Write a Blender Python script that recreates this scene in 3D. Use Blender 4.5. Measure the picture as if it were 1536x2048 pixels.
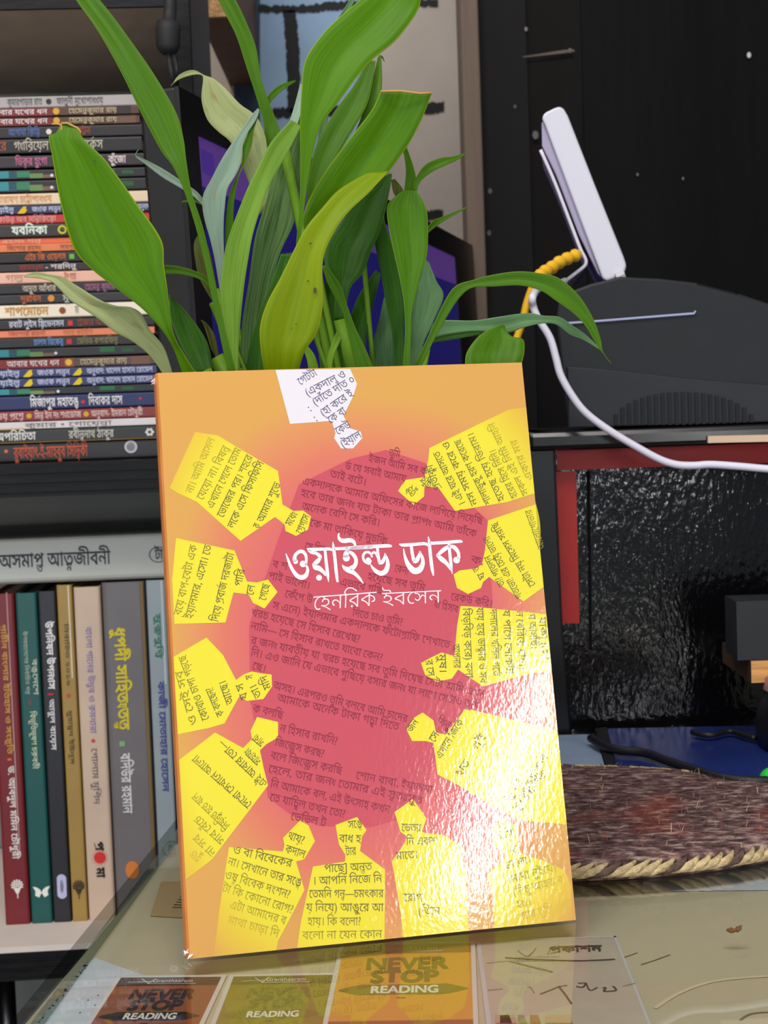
import bpy, bmesh, math, random
from mathutils import Vector, Matrix
random.seed(7)
for o in list(bpy.data.objects): bpy.data.objects.remove(o)
SC = bpy.context.scene
COL = SC.collection

# ------------------------------------------------------------------ camera
F = 3000.0                                  # focal length in pixels of the 1536x2048 frame
TZ = 0.75                                   # height of the glass table top
CZ = TZ + 0.1854                            # camera height
up_c = Vector((-0.03532556, -0.99744841, -0.06203854)).normalized()
fy_c = (Vector((0, 0, 1)) - up_c * up_c.z).normalized()
fx_c = fy_c.cross(up_c)
def c2w(p): return Vector((fx_c.dot(p), fy_c.dot(p), up_c.dot(p)))
CAM = Vector((0, 0, CZ))
cd = bpy.data.cameras.new('camera'); cam = bpy.data.objects.new('camera', cd); COL.objects.link(cam)
cd.sensor_fit = 'HORIZONTAL'; cd.sensor_width = 36.0; cd.lens = F / 1536 * 36
cd.clip_start = 0.02; cd.clip_end = 50
m = Matrix((c2w(Vector((1, 0, 0))), c2w(Vector((0, -1, 0))), c2w(Vector((0, 0, -1))))).transposed().to_4x4()
m.translation = CAM; cam.matrix_world = m
cd.dof.use_dof = True; cd.dof.focus_distance = 0.565; cd.dof.aperture_fstop = 46
SC.camera = cam
SC.view_settings.view_transform = 'Standard'; SC.view_settings.look = 'None'
SC.view_settings.gamma = 1.0; SC.view_settings.use_curve_mapping = False
SC.view_settings.exposure = 0.0

def ray(u, v): return c2w(Vector((u - 768, v - 1024, F)).normalized())
def W(u, v, y):                              # point seen at pixel (u, v), y metres ahead
    d = ray(u, v); return CAM + d * (y / d.y)
def G(u, v, z=TZ):                           # point of a level surface seen at pixel (u, v)
    d = ray(u, v); return CAM + d * ((z - CZ) / d.z)
def onplane(u, v, p0, n):
    d = ray(u, v); return CAM + d * ((p0 - CAM).dot(n) / d.dot(n))

# ------------------------------------------------------------------ light
wd = bpy.data.worlds.new('world'); SC.world = wd; wd.use_nodes = True
wd.node_tree.nodes['Background'].inputs[0].default_value = (0.80, 0.88, 1.0, 1)
wd.node_tree.nodes['Background'].inputs[1].default_value = 0.30
def area(name, loc, target, sx, sy, power, color=(1, 1, 1), up=None):
    l = bpy.data.lights.new(name, 'AREA'); l.shape = 'RECTANGLE'; l.size = sx; l.size_y = sy
    l.energy = power; l.color = color
    o = bpy.data.objects.new(name, l); COL.objects.link(o); o.location = loc
    d = (Vector(target) - Vector(loc)).normalized()
    if up is None: o.rotation_euler = d.to_track_quat('-Z', 'Y').to_euler()
    else:
        y = Vector(up); y = (y - d * y.dot(d)).normalized(); x = y.cross(-d)
        o.rotation_euler = Matrix((x, y, -d)).transposed().to_euler()
    return o
area('ceiling_tube_light', (-0.25, -0.30, 2.35), (0.0, 0.70, 0.85), 1.3, 0.25, 21, (1.0, 0.96, 0.91))
area('window_light', (0.500, -0.40, 1.035), (0.036, 0.542, 0.79), 0.026, 0.31, 1.9, (1.0, 0.98, 0.95), (0.158, 0, 0.26))
area('vinyl_sheen_light', (-0.03, -0.35, 0.90), (0.14, 0.86, 0.86), 0.14, 0.20, 1.5, (0.82, 0.91, 1.0))  # added area light, gives the crinkled vinyl its sheen
area('near_fill', (0.25, -0.15, 1.80), (0.0, 0.58, 0.88), 0.4, 0.4, 1.6, (1.0, 0.96, 0.92))  # added frontal fill to brighten the standing book
area('side_fill', (-0.55, -0.8, 0.72), (-0.05, 0.95, 1.05), 0.5, 0.6, 5.0, (0.80, 0.90, 1.0))  # added cool fill from the left for vinyl and shelf underside
area('rear_wall_fill', (-0.25, 1.30, 2.15), (0.0, 1.8, 1.25), 0.5, 0.3, 6.5, (0.92, 0.96, 1.0))  # added cool fill to brighten the back wall
area('room_light', (-0.9, -1.1, 2.1), (-0.1, 0.9, 0.9), 0.9, 0.9, 14, (1.0, 0.96, 0.92))

# ------------------------------------------------------------------ helpers
def lin(c):
    def f(x):
        x /= 255.0
        return x / 12.92 if x <= 0.04045 else ((x + 0.055) / 1.055) ** 2.4
    return (f(c[0]), f(c[1]), f(c[2]), 1)
MATS = {}
def mat(name, rgb, rough=0.5, spec=0.5, var=0.0, vscale=40.0, bump=0.0, bscale=200.0, metal=0.0, coat=0.0, stretch=None, emit=0.0, detail=4):
    if name in MATS: return MATS[name]
    m = bpy.data.materials.new(name); m.use_nodes = True; nt = m.node_tree; N = nt.nodes; L = nt.links
    b = N['Principled BSDF']
    b.inputs['Base Color'].default_value = lin(rgb); b.inputs['Roughness'].default_value = rough
    b.inputs['Specular IOR Level'].default_value = spec; b.inputs['Metallic'].default_value = metal
    b.inputs['Coat Weight'].default_value = coat; b.inputs['Coat Roughness'].default_value = 0.1
    tc = N.new('ShaderNodeTexCoord'); mp = N.new('ShaderNodeMapping'); L.new(tc.outputs['Object'], mp.inputs[0])
    if stretch: mp.inputs['Scale'].default_value = stretch
    if var:
        no = N.new('ShaderNodeTexNoise'); no.inputs['Scale'].default_value = vscale; no.inputs['Detail'].default_value = detail
        L.new(mp.outputs[0], no.inputs['Vector'])
        r = N.new('ShaderNodeValToRGB'); r.color_ramp.elements[0].position = 0.3; r.color_ramp.elements[1].position = 0.7
        c = lin(rgb); r.color_ramp.elements[0].color = tuple(max(0, x * (1 - var)) for x in c[:3]) + (1,)
        r.color_ramp.elements[1].color = tuple(min(1, x * (1 + var)) for x in c[:3]) + (1,)
        L.new(no.outputs[0], r.inputs[0]); L.new(r.outputs[0], b.inputs['Base Color'])
    if bump:
        nb = N.new('ShaderNodeTexNoise'); nb.inputs['Scale'].default_value = bscale; nb.inputs['Detail'].default_value = 3
        L.new(mp.outputs[0], nb.inputs['Vector'])
        bp = N.new('ShaderNodeBump'); bp.inputs['Strength'].default_value = bump; bp.inputs['Distance'].default_value = 0.002
        L.new(nb.outputs[0], bp.inputs['Height']); L.new(bp.outputs[0], b.inputs['Normal'])
    if emit:
        b.inputs['Emission Color'].default_value = lin(rgb); b.inputs['Emission Strength'].default_value = emit
    MATS[name] = m; return m

class MB:                                    # collects shapes into one mesh object
    def __init__(s): s.v = []; s.f = []; s.mi = []; s.ms = []; s.uv = None; s.sm = False
    def slot(s, m):
        if m not in s.ms: s.ms.append(m)
        return s.ms.index(m)
    def face(s, pts, m):
        i = len(s.v); s.v += [tuple(p) for p in pts]; s.f.append(tuple(range(i, i + len(pts)))); s.mi.append(s.slot(m))
    def mesh(s, vs, fs, m):
        i = len(s.v); s.v += [tuple(p) for p in vs]; k = s.slot(m)
        for f in fs: s.f.append(tuple(i + j for j in f)); s.mi.append(k)
    def hexa(s, b, t, m):                    # bottom loop and top loop of points, any polygon
        n = len(b); vs = list(b) + list(t)
        fs = [tuple(range(n))[::-1], tuple(range(n, 2 * n))] + [(i, (i + 1) % n, n + (i + 1) % n, n + i) for i in range(n)]
        s.mesh(vs, fs, m)
    def box(s, o, a, b, c, m):               # corner and three edge vectors
        o, a, b, c = map(Vector, (o, a, b, c)); s.hexa([o, o + a, o + a + b, o + b], [o + c, o + a + c, o + a + b + c, o + b + c], m)
    def abox(s, x0, x1, y0, y1, z0, z1, m): s.box((x0, y0, z0), (x1 - x0, 0, 0), (0, y1 - y0, 0), (0, 0, z1 - z0), m)
    def tube(s, pts, r, m, n=10, caps=True):
        pts = [Vector(p) for p in pts]; rs = r if isinstance(r, (list, tuple)) else [r] * len(pts)
        vs = []; prev = None
        for i, p in enumerate(pts):
            t = (pts[min(i + 1, len(pts) - 1)] - pts[max(i - 1, 0)]).normalized()
            if prev is None: prev = t.orthogonal().normalized()
            a = (prev - t * prev.dot(t)).normalized(); b = t.cross(a); prev = a
            vs += [p + (a * math.cos(k * 2 * math.pi / n) + b * math.sin(k * 2 * math.pi / n)) * rs[i] for k in range(n)]
        fs = [(i * n + k, i * n + (k + 1) % n, (i + 1) * n + (k + 1) % n, (i + 1) * n + k) for i in range(len(pts) - 1) for k in range(n)]
        if caps: fs += [tuple(range(n))[::-1], tuple((len(pts) - 1) * n + k for k in range(n))]
        s.mesh(vs, fs, m)
    def disc(s, c, ax, ay, m, n=20):
        c, ax, ay = map(Vector, (c, ax, ay)); s.face([c + ax * math.cos(i * 2 * math.pi / n) + ay * math.sin(i * 2 * math.pi / n) for i in range(n)], m)
    def build(s, name, parent=None, smooth=False, bevel=0, loc=None):
        o0 = Vector(loc) if loc is not None else Vector((0, 0, 0))
        if parent is not None: o0 = parent.matrix_world.translation.copy() if loc is None else o0
        elif loc is None and s.v:
            o0 = Vector((sum(p[0] for p in s.v) / len(s.v), sum(p[1] for p in s.v) / len(s.v), min(p[2] for p in s.v)))
        me = bpy.data.meshes.new(name); me.from_pydata([tuple(Vector(p) - o0) for p in s.v], [], s.f)
        for m_ in s.ms: me.materials.append(m_)
        for p, k in zip(me.polygons, s.mi): p.material_index = k; p.use_smooth = smooth
        if s.uv is not None:
            ul = me.uv_layers.new(name='UVMap')
            for l in me.loops: ul.data[l.index].uv = s.uv[l.vertex_index]
        me.update()
        o = bpy.data.objects.new(name, me); COL.objects.link(o)
        if parent is not None:
            o.parent = parent; o.location = o0 - parent.matrix_world.translation
        else: o.location = o0
        if bevel:
            bv = o.modifiers.new('bevel', 'BEVEL'); bv.width = bevel; bv.segments = 2; bv.limit_method = 'ANGLE'
        return o
def thing(name, label, cat, loc, group=None):
    o = bpy.data.objects.new(name, None); COL.objects.link(o); o.location = loc; o.empty_display_size = 0.02
    o.matrix_world = Matrix.Translation(Vector(loc))
    o['label'] = label; o['category'] = cat
    if group: o['group'] = group
    return o
def tag(o, label, cat, group=None):
    o['label'] = label; o['category'] = cat
    if group: o['group'] = group
    return o
def struct(o): o['kind'] = 'structure'; return o
def crom(pts, n=6):                          # smooth a polyline of vectors
    P = [Vector(p) for p in pts]; out = []
    for i in range(len(P) - 1):
        p0 = P[max(i - 1, 0)]; p1 = P[i]; p2 = P[i + 1]; p3 = P[min(i + 2, len(P) - 1)]
        for k in range(n):
            t = k / n; out.append(0.5 * ((2 * p1) + (p2 - p0) * t + (2 * p0 - 5 * p1 + 4 * p2 - p3) * t * t + (3 * p1 - p0 - 3 * p2 + p3) * t ** 3))
    out.append(P[-1]); return out

# ------------------------------------------------------------------ lettering (built-in font)
GL = {}
from mathutils.geometry import delaunay_2d_cdt
def contours(body):
    c = bpy.data.curves.new('t', 'FONT'); c.body = body
    o = bpy.data.objects.new('t', c); COL.objects.link(o)
    bpy.context.view_layer.update()
    cu = o.to_curve(bpy.context.evaluated_depsgraph_get()); out = []
    for s in cu.splines:
        P = s.bezier_points; n = len(P); pts = []
        for i in range(n):
            p, q = P[i], P[(i + 1) % n]; a, b, c_, d = p.co.xy, p.handle_right.xy, q.handle_left.xy, q.co.xy
            ch = d - a
            if ch.length < 1e-6: continue
            fl = max(abs(ch.cross(b - a)), abs(ch.cross(c_ - a))) / ch.length
            k = 1 if fl < 0.004 else (2 if fl < 0.03 else 3)
            for j in range(k):
                t = j / k; u = 1 - t; pts.append(a * u ** 3 + b * 3 * u * u * t + c_ * 3 * u * t * t + d * t ** 3)
        if len(pts) > 2: out.append(pts)
    o.to_curve_clear(); bpy.data.objects.remove(o); bpy.data.curves.remove(c); return out
def parea(p): return sum(p[i - 1].cross(p[i]) for i in range(len(p))) / 2
def _txt(body, off):
    C = contours(body)
    if not C: return [], []
    sg = 1 if parea(max(C, key=lambda p: abs(parea(p)))) > 0 else -1
    if off:
        D = []
        for p in C:
            n = len(p); q = []
            for i in range(n):
                t = (p[(i + 1) % n] - p[i - 1]); t = t.normalized() if t.length > 1e-9 else Vector((1, 0)); q.append(p[i] + Vector((t.y, -t.x)) * off * sg)
            D.append(q)
        C = D
    pts = [x for p in C for x in p]; ed = []; k0 = 0
    for p in C: ed += [(k0 + i, k0 + (i + 1) % len(p)) for i in range(len(p))]; k0 += len(p)
    V, _, F_, *_r = delaunay_2d_cdt(pts, ed, [], 0, 1e-6); Fc = []
    for f in F_:
        c = (V[f[0]] + V[f[1]] + V[f[2]]) / 3; w = 0
        for p in C:
            for i in range(len(p)):
                a, b = p[i - 1], p[i]
                if (a.y > c.y) != (b.y > c.y) and c.x < (b.x - a.x) * (c.y - a.y) / (b.y - a.y) + a.x: w += 1 if b.y > a.y else -1
        if w * sg > 0: Fc.append(tuple(f))
    return [(v.x, v.y) for v in V], Fc
def glyph(ch, off=0.0):
    k = (ch, off)
    if k not in GL:
        if ch == ' ': GL[k] = ([], [], 0.26)
        else:
            ref = 'ক' if ord(ch) > 0x900 else 'H'
            v, f = _txt(ch, off); mx = lambda s: max(p.x for c in contours(s) for p in c)
            GL[k] = (v, f, mx(ch + ref) - mx(ref))
    return GL[k]
PRE = 'িেৈ'; HAS = '্'; CONS = set('কখগঘঙচছজঝঞটঠডঢণতথদধনপফবভমযরলশষসহড়ঢ়য়ৎ')
def layout(s, off=0.0):
    s = s.replace('য়', 'য়').replace('ড়', 'ড়').replace('ঢ়', 'ঢ়')
    V = []; Fc = []; x = 0.0
    def put(ch, sx=1.0, sy=None, dx=0.0, dy=0.0, adv=True):
        nonlocal x
        sy = sx if sy is None else sy
        v, f, a = glyph(ch, off); i = len(V)
        V.extend((x + dx + p[0] * sx, dy + p[1] * sy) for p in v); Fc.extend(tuple(i + j for j in q) for q in f)
        if adv: x += a * sx
    def bar(x0, y0, x1, y1, w):
        i = len(V); V.extend([(x0, y0), (x1, y1), (x1, y1 + w), (x0, y0 + w)]); Fc.append((i, i + 1, i + 2, i + 3))
    i = 0
    while i < len(s):
        ch = s[i]
        if ch in CONS:
            cl = [ch]; i += 1
            while i + 1 < len(s) and s[i] == HAS and s[i + 1] in CONS: cl.append(s[i + 1]); i += 2
            vs = []
            while i < len(s) and (0x9bc <= ord(s[i]) <= 0x9cc or s[i] in 'ঁৗ'): vs.append(s[i]); i += 1
            for v in list(vs):
                if v in PRE: put(v); vs.remove(v)
                elif v in 'োৌ': put('ে'); vs[vs.index(v)] = 'া' if v == 'ো' else 'ৗ'
            reph = len(cl) > 1 and cl[0] == 'র'
            if reph: cl = cl[1:]
            xs = x; put(cl[0])
            for c in cl[1:]:
                if c == 'য': put('য', 0.55, 0.85)
                elif c == 'র': bar(xs + 0.1, -0.12, xs + 0.5, 0.02, 0.06)
                else: put(c, 0.62, 0.55, dx=-(x - xs) * 0.75, dy=-0.26, adv=False)
            if reph: bar(xs + 0.25, 0.68, xs + 0.5, 0.82, 0.06)
            for v in vs: put(v)
        else: put(ch); i += 1
    return V, Fc, x
def text_box(mb, s, bl, br, tl, m, off=0.0, lift=Vector((0, 0, 0)), ylo=-0.02, yhi=0.64):
    """text whose letter body [ylo, yhi] fills the parallelogram bl, br, tl"""
    V, Fc, w = layout(s, off)
    if not V: return
    bl, br, tl = Vector(bl), Vector(br), Vector(tl); ex = (br - bl) / w; ey = (tl - bl) / (yhi - ylo)
    mb.mesh([bl + lift + ex * p[0] + ey * (p[1] - ylo) for p in V], Fc, m)
def text_line(mb, s, P0, P1, h, m, upv, off=0.0, lift=Vector((0, 0, 0))):
    """P0, P1: ends of the mid line; upv: unit up of the letters; h: letter height"""
    P0, P1 = Vector(P0), Vector(P1)
    text_box(mb, s, P0 - upv * h / 2, P1 - upv * h / 2, P0 + upv * h / 2, m, off, lift)

# ------------------------------------------------------------------ room shell
blackpaint = mat('black_paint', (13, 12, 13), 0.5, 0.08, 0.35, 8, 0.25, 60, stretch=(1, 1, 0.15))
mb = MB(); mb.abox(-2.2, 2.2, -1.6, 2.0, -0.05, 0.0, mat('floor_grey', (90, 84, 78), 0.6, 0.3, 0.15, 6)); struct(mb.build('floor'))
mb = MB(); mb.abox(-2.2, 2.2, -1.6, 2.0, 2.7, 2.75, mat('ceiling_white', (205, 203, 198), 0.9, 0.2)); struct(mb.build('ceiling'))
YB = 1.80                                                     # back wall
mb = MB(); wallp = mat('wall_plaster', (172, 158, 146), 0.85, 0.2, 0.08, 9)
mb.abox(-2.2, 2.2, YB, YB + 0.08, 0.0, 2.7, wallp)
paleblue = mat('daylit_wall_blue', (150, 176, 205), 0.7, 0.2, 0.08, 12); slate = mat('slate_blue_stripe', (62, 76, 98), 0.7, 0.2, 0.1, 12)  # bluish daylight on the white wall is put into the pale blue
offwhite = mat('off_white_paint', (180, 167, 156), 0.8, 0.2, 0.08, 14); linek = mat('black_line_paint', (16, 16, 18), 0.6, 0.3)
def wp(u, v, d=0.001): p = W(u, v, YB - d); return p
def wquad(u0, v0, u1, v1, m, d, jag=0):
    mb.face([wp(u0, v1, d), wp(u1, v1, d), wp(u1, v0, d), wp(u0, v0, d)], m)
wquad(468, -40, 520, 470, slate, 0.001); wquad(520, -40, 735, 600, paleblue, 0.001); wquad(735, -40, 940, 760, offwhite, 0.001)  # darker slate stripe, pale blue middle, off-white right
def wline(pts, w, horiz=True):                                # hand painted joint with a rough edge
    n = 26; P = crom([Vector((a, b, 0)) for a, b in pts], n); up = []; dn = []
    for p in P:
        j0 = random.uniform(-3, 3); j1 = random.uniform(-3, 3)
        if horiz: up.append((p.x, p.y - w / 2 + j0)); dn.append((p.x, p.y + w / 2 + j1))
        else: up.append((p.x - w / 2 + j0 * .6, p.y)); dn.append((p.x + w / 2 + j1 * .6, p.y))
    for i in range(len(P) - 1): mb.face([wp(*dn[i], 0.002), wp(*dn[i + 1], 0.002), wp(*up[i + 1], 0.002), wp(*up[i], 0.002)], linek)
wline([(516, 18), (600, 18), (700, 9), (800, 6), (876, 5)], 15); wline([(545, 226), (640, 222), (760, 219), (888, 215)], 20)
wline([(578, 18), (586, 110), (588, 226)], 26, False); wline([(752, 225), (757, 330), (760, 470)], 26, False)
wline([(560, 452), (700, 440), (860, 430), (886, 429)], 20)
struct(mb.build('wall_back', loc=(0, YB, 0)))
mb = MB(); mb.abox(-1.9, -1.82, -1.6, YB, 0, 2.7, wallp); struct(mb.build('wall_left', loc=(-1.86, 0, 0)))
# black painted partition on the right, and the weathered post at its edge
YP = 1.50; d = 0.02
mb = MB(); zlo = 0.0
def vseg(u0, u1, y, z0, z1, dy, m, ut=400):                   # upright board whose faces stand at pixels u0..u1 (taken at row ut)
    a = W(u0, ut, y); b = W(u1, ut, y); mb.abox(a.x, b.x, y, y + dy, z0, z1, m)
vseg(962, 1062, YP - 0.006, 0, 2.69, 0.05, mat('black_door_frame', (26, 24, 25), 0.5, 0.1, 0.25, 10, 0.2, 50, stretch=(1, 1, 0.1)))
vseg(1062, 1172, YP, 0, 2.69, 0.05, mat('brown_black_board', (17, 15, 14), 0.5, 0.08, 0.35, 9, 0.2, 50, stretch=(1, 1, 0.1)))
vseg(1172, 2600, YP - 0.004, 0, 2.69, 0.05, blackpaint)
for (u, v, r, c) in ((1498, 110, 4, (200, 200, 205)), (1052, 58, 3, (130, 122, 115)), (1366, 357, 2, (120, 118, 116)), (1275, 349, 2, (120, 118, 116)), (1071, 270, 6, (95, 92, 90)), (1030, 213, 2.5, (100, 95, 90)), (1140, 101, 3, (150, 130, 118)), (980, 382, 4, (90, 88, 88)), (978, 466, 4, (90, 88, 88))):
    p = W(u, v, YP - 0.0075); mb.disc(p, (r / F * YP, 0, 0), (0, 0, r * 1.4 / F * YP), mat('paint_chip_%d' % c[0], c, 0.7), 10)
p = [W(u, v, YP - 0.0075) for u, v in ((1046, 113), (1128, 100), (1148, 99), (1149, 103), (1128, 106), (1046, 115))]; mb.face(p[::-1], mat('scratch_brown', (96, 80, 72), 0.6))
struct(mb.build('wall_right', loc=(0.6, YP, 0)))
mb = MB(); a = W(926, 200, YP - 0.03); b = W(962, 200, YP - 0.03)
mb.abox(a.x, b.x, YP - 0.03, YP + 0.04, 0, 2.69, mat('weathered_post', (116, 98, 86), 0.7, 0.25, 0.45, 7, 0.3, 80, stretch=(2, 2, 0.25)))
struct(mb.build('trim_1', bevel=0.002))

# ------------------------------------------------------------------ wall shelf behind the plant
r_ = thing('wall_shelf', 'brown shelf box with bare chipboard end fixed high on the wall behind the plant', 'shelf', W(440, 35, 1.5))
mb = MB(); zb = W(430, 35, 1.50).z; a = W(398, 35, 1.50); b = W(468, 35, 1.50)
mb.abox(a.x, b.x, 1.502, YB, zb, zb + 0.25, mat('shelf_brown', (118, 86, 66), 0.6, 0.3, 0.12, 20)); mb.build('box', r_)
mb = MB(); mb.abox(a.x, b.x, 1.497, 1.502, zb, zb + 0.25, mat('chipboard', (205, 160, 108), 0.8, 0.2, 0.35, 260, 0.4, 300)); mb.build('chipboard_edge', r_)

# ------------------------------------------------------------------ bookcase on the left (shown by its right end)
BY = math.radians(3.2); bx = Vector((math.cos(BY), math.sin(BY), 0)); by = Vector((-math.sin(BY), math.cos(BY), 0)); bz = Vector((0, 0, 1))
B0 = Vector((-0.15, 1.0, 0)); SX = 0.02                        # B0: on the plane of the book spines
def S(u, v, off=0.0): return onplane(u, v, B0 + by * off, by)
def sl(p): q = p - B0; return q.dot(bx)
def bp(s, t, z): return B0 + bx * s + by * t + Vector((0, 0, z))
FR = -0.044                                                    # shelf front edge before the spines
woodk = mat('black_shelf_board', (19, 18, 19), 0.5, 0.2, 0.4, 30, 0.25, 160, stretch=(0.3, 1, 1))
under = mat('raw_board_underside', (206, 184, 162), 0.75, 0.2, 0.10, 25)
backp = mat('bookcase_back_panel', (150, 148, 142), 0.75, 0.2, 0.1, 14)
liner = mat('white_shelf_paper', (226, 214, 206), 0.7, 0.2, 0.04, 30)
sR0 = sl(S(352, 100, FR)); sR1 = sl(S(384, 100, FR)); sL = sR0 - 0.62
zU = S(100, 17, FR).z; zM1 = S(60, 928, FR).z; zM0 = S(60, 994, FR).z; zL1 = S(30, 1896, FR).z; zL0 = S(30, 1962, FR).z
bc = thing('bookcase', 'black open bookcase packed with books at the left, behind the table', 'bookcase', bp((sL + sR1) / 2, 0.08, 0))
def bbox(mb_, s0, s1, t0, t1, z0, z1, m): mb_.box(bp(s0, t0, z0), bx * (s1 - s0), by * (t1 - t0), bz * (z1 - z0), m)
for nm, s0, s1 in (('side_panel', sR0, sR1), ('side_panel', sL - 0.018, sL)):
    mb = MB(); bbox(mb, s0, s1, FR, 0.20, 0.0, 1.62, woodk); mb.build(nm, bc, bevel=0.001)
for z0, z1, two in ((zU, zU + 0.022, 1), (zM0, zM1, 0), (zL0, zL1, 0), (1.58, 1.60, 1)):
    mb = MB(); bbox(mb, sL, sR0, FR, FR + 0.003, z0, z1, woodk); bbox(mb, sL, sR0, FR + 0.003, 0.195, z0 + (0.0008 if two else 0), z1, woodk)
    if two: bbox(mb, sL, sR0, FR + 0.003, 0.195, z0, z0 + 0.0008, under)
    else:
        for k in range(3): bbox(mb, sL, sR0, FR - 0.0012, FR, z0 + 0.003 + k * 0.006, z0 + 0.0065 + k * 0.006, woodk)
    mb.build('shelf_board', bc)
mb = MB(); bbox(mb, sL, sR0, 0.195, 0.20, 0.0, 1.6, backp); mb.build('back_panel', bc)
mb = MB(); bbox(mb, sL, sR0, FR + 0.001, 0.19, zL1, zL1 + 0.0008, liner); bbox(mb, sL, sR0, FR - 0.0004, FR + 0.001, zL1 - 0.003, zL1 + 0.0008, liner); mb.build('shelf_paper', bc)
# chrome tube standing below the lowest shelf
mb = MB(); p = S(14, 2000, 0.0); mb.tube([Vector((p.x, p.y, 0)), Vector((p.x, p.y, zL0))], 0.006, mat('chrome', (190, 190, 200), 0.2, 0.5, metal=1.0), 14)
tag(mb.build('metal_tube', smooth=True), 'shiny chrome tube standing under the lowest bookcase shelf', 'tube')

# ------------------------------------------------------------------ glass topped table
GB = TZ - 0.006; CBZ = GB - 0.0012                             # underside of glass, top of the cream base
tl0 = G(330, 1690); tl1 = G(60, 2048)                         # left edge of the glass
tdir = (tl0 - tl1).normalized(); tdir.z = 0
def tl(y): return tl0.x + tdir.x / tdir.y * (y - tl0.y)
Y0, Y1, XR = 0.28, 1.485, 1.0
cl0 = G(352, 1690, CBZ); cl1 = G(170, 1906, CBZ)
cd_ = cl0 - cl1
def cl(y): return cl0.x + cd_.x / cd_.y * (y - cl0.y)
tb = thing('table', 'cream desk under a sheet of clear glass with cards tucked beneath', 'table', (0.35, 0.9, 0))
cream = mat('cream_laminate', (202, 190, 165), 0.45, 0.3, 0.05, 7, 0.05, 30)
mb = MB(); q = [(cl(Y0), Y0), (XR, Y0), (XR, Y1), (cl(Y1), Y1)]
mb.hexa([Vector((x, y, CBZ - 0.03)) for x, y in q], [Vector((x, y, CBZ)) for x, y in q], cream); mb.build('table_base', tb)
for (x, y) in ((0.0, 0.34), (0.93, 0.34), (0.02, 1.43), (0.93, 1.43)):
    mb = MB(); mb.abox(x - 0.025, x + 0.025, y - 0.025, y + 0.025, 0, CBZ - 0.03, woodk); mb.build('leg', tb)
def glass_mat(name, tint, refl):
    m = bpy.data.materials.new(name); m.use_nodes = True; nt = m.node_tree; N = nt.nodes; L = nt.links
    N.remove(N['Principled BSDF']); t = N.new('ShaderNodeBsdfTransparent'); t.inputs[0].default_value = tint
    g = N.new('ShaderNodeBsdfGlossy'); g.inputs['Roughness'].default_value = 0.015; mx = N.new('ShaderNodeMixShader')
    if refl:
        f = N.new('ShaderNodeFresnel'); f.inputs[0].default_value = 1.55; L.new(f.outputs[0], mx.inputs[0])
    else: mx.inputs[0].default_value = 0.03
    L.new(t.outputs[0], mx.inputs[1]); L.new(g.outputs[0], mx.inputs[2]); L.new(mx.outputs[0], N['Material Output'].inputs[0]); return m
gtop = glass_mat('clear_glass', (0.98, 0.99, 0.98, 1), True); gside = glass_mat('glass_edge', (0.55, 0.66, 0.60, 1), False); gbot = glass_mat('glass_underside', (0.97, 0.985, 0.97, 1), False)
mb = MB(); q = [(tl(Y0), Y0), (XR + 0.01, Y0), (XR + 0.01, Y1), (tl(Y1), Y1)]
b = [Vector((x, y, GB)) for x, y in q]; t = [Vector((x, y, TZ)) for x, y in q]
gdim = glass_mat('dimmed_glass_margin', (0.62, 0.63, 0.60, 1), False)  # dimming of the view through the glass overhang, put in as grey tint
e0, e1 = Vector((cl(Y0), Y0, GB)), Vector((cl(Y1), Y1, GB)); mb.face(t, gtop); mb.face([e0, e1, b[2], b[1]], gbot); mb.face([b[0], b[3], e1, e0], gdim)
for i in range(4): mb.face([b[i], b[(i + 1) % 4], t[(i + 1) % 4], t[i]], gside)
go = mb.build('glass_sheet', tb)
# scuffs, crease and crumb lying on / under the glass
def strip(mb_, pts, w, z, m):
    P = crom([G(u, v, z) for u, v in pts], 5)
    for i in range(len(P) - 1):
        n = Vector((-(P[i + 1] - P[i]).y, (P[i + 1] - P[i]).x, 0)).normalized() * w / 2
        mb_.face([P[i] - n, P[i + 1] - n, P[i + 1] + n, P[i] + n], m)
scf = mat('grey_scuff', (130, 118, 96), 0.6); crs = mat('pale_crease', (222, 208, 178), 0.5)
for pts, w_, m_ in (([(1282, 1929), (1310, 1920), (1340, 1909)], .0006, scf), ([(1170, 1924), (1230, 1919), (1275, 1905)], .0005, scf), ([(1310, 2016), (1360, 1985), (1430, 1962), (1536, 1952), (1640, 1950)], .0016, crs), ([(1480, 2040), (1500, 2028), (1536, 2024), (1600, 2024)], .0009, scf)):
    mb = MB(); strip(mb, pts, w_, CBZ + .0002, m_); mb.build('scuff_mark' if m_ is scf else 'crease', tb)

# ------------------------------------------------------------------ paper under the glass
zc = CBZ + 0.0003
paperb = mat('cool_white_paper', (205, 210, 222), 0.7, 0.2, 0.03, 30)
mb = MB(); a, b_, c_ = G(178, 1908, zc), G(262, 1958, zc), G(100, 2040, zc)
P = [G(u, v, zc) for u, v in ((190, 1916), (290, 1952), (175, 2090), (40, 2090), (68, 2060), (82, 2038), (100, 2015), (118, 2000), (130, 1985), (150, 1960), (158, 1940), (172, 1930))]
mb.hexa(P[::-1], [p + Vector((0, 0, 0.0001)) for p in P[::-1]], paperb)
ink = mat('black_ink', (22, 22, 26), 0.6)
rr = random.Random(3)
for k in range(26):                                            # torn black printed edge
    t_ = k / 25; u = 176 + (78 - 176) * t_; v = 1926 + (2046 - 1926) * t_
    pts = [G(u + rr.uniform(-7, 5), v + rr.uniform(-4, 4), zc + 0.0003) for _ in range(3)]
    n = (pts[1] - pts[0]).cross(pts[2] - pts[0]); mb.face(pts if n.z > 0 else pts[::-1], ink)
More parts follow.
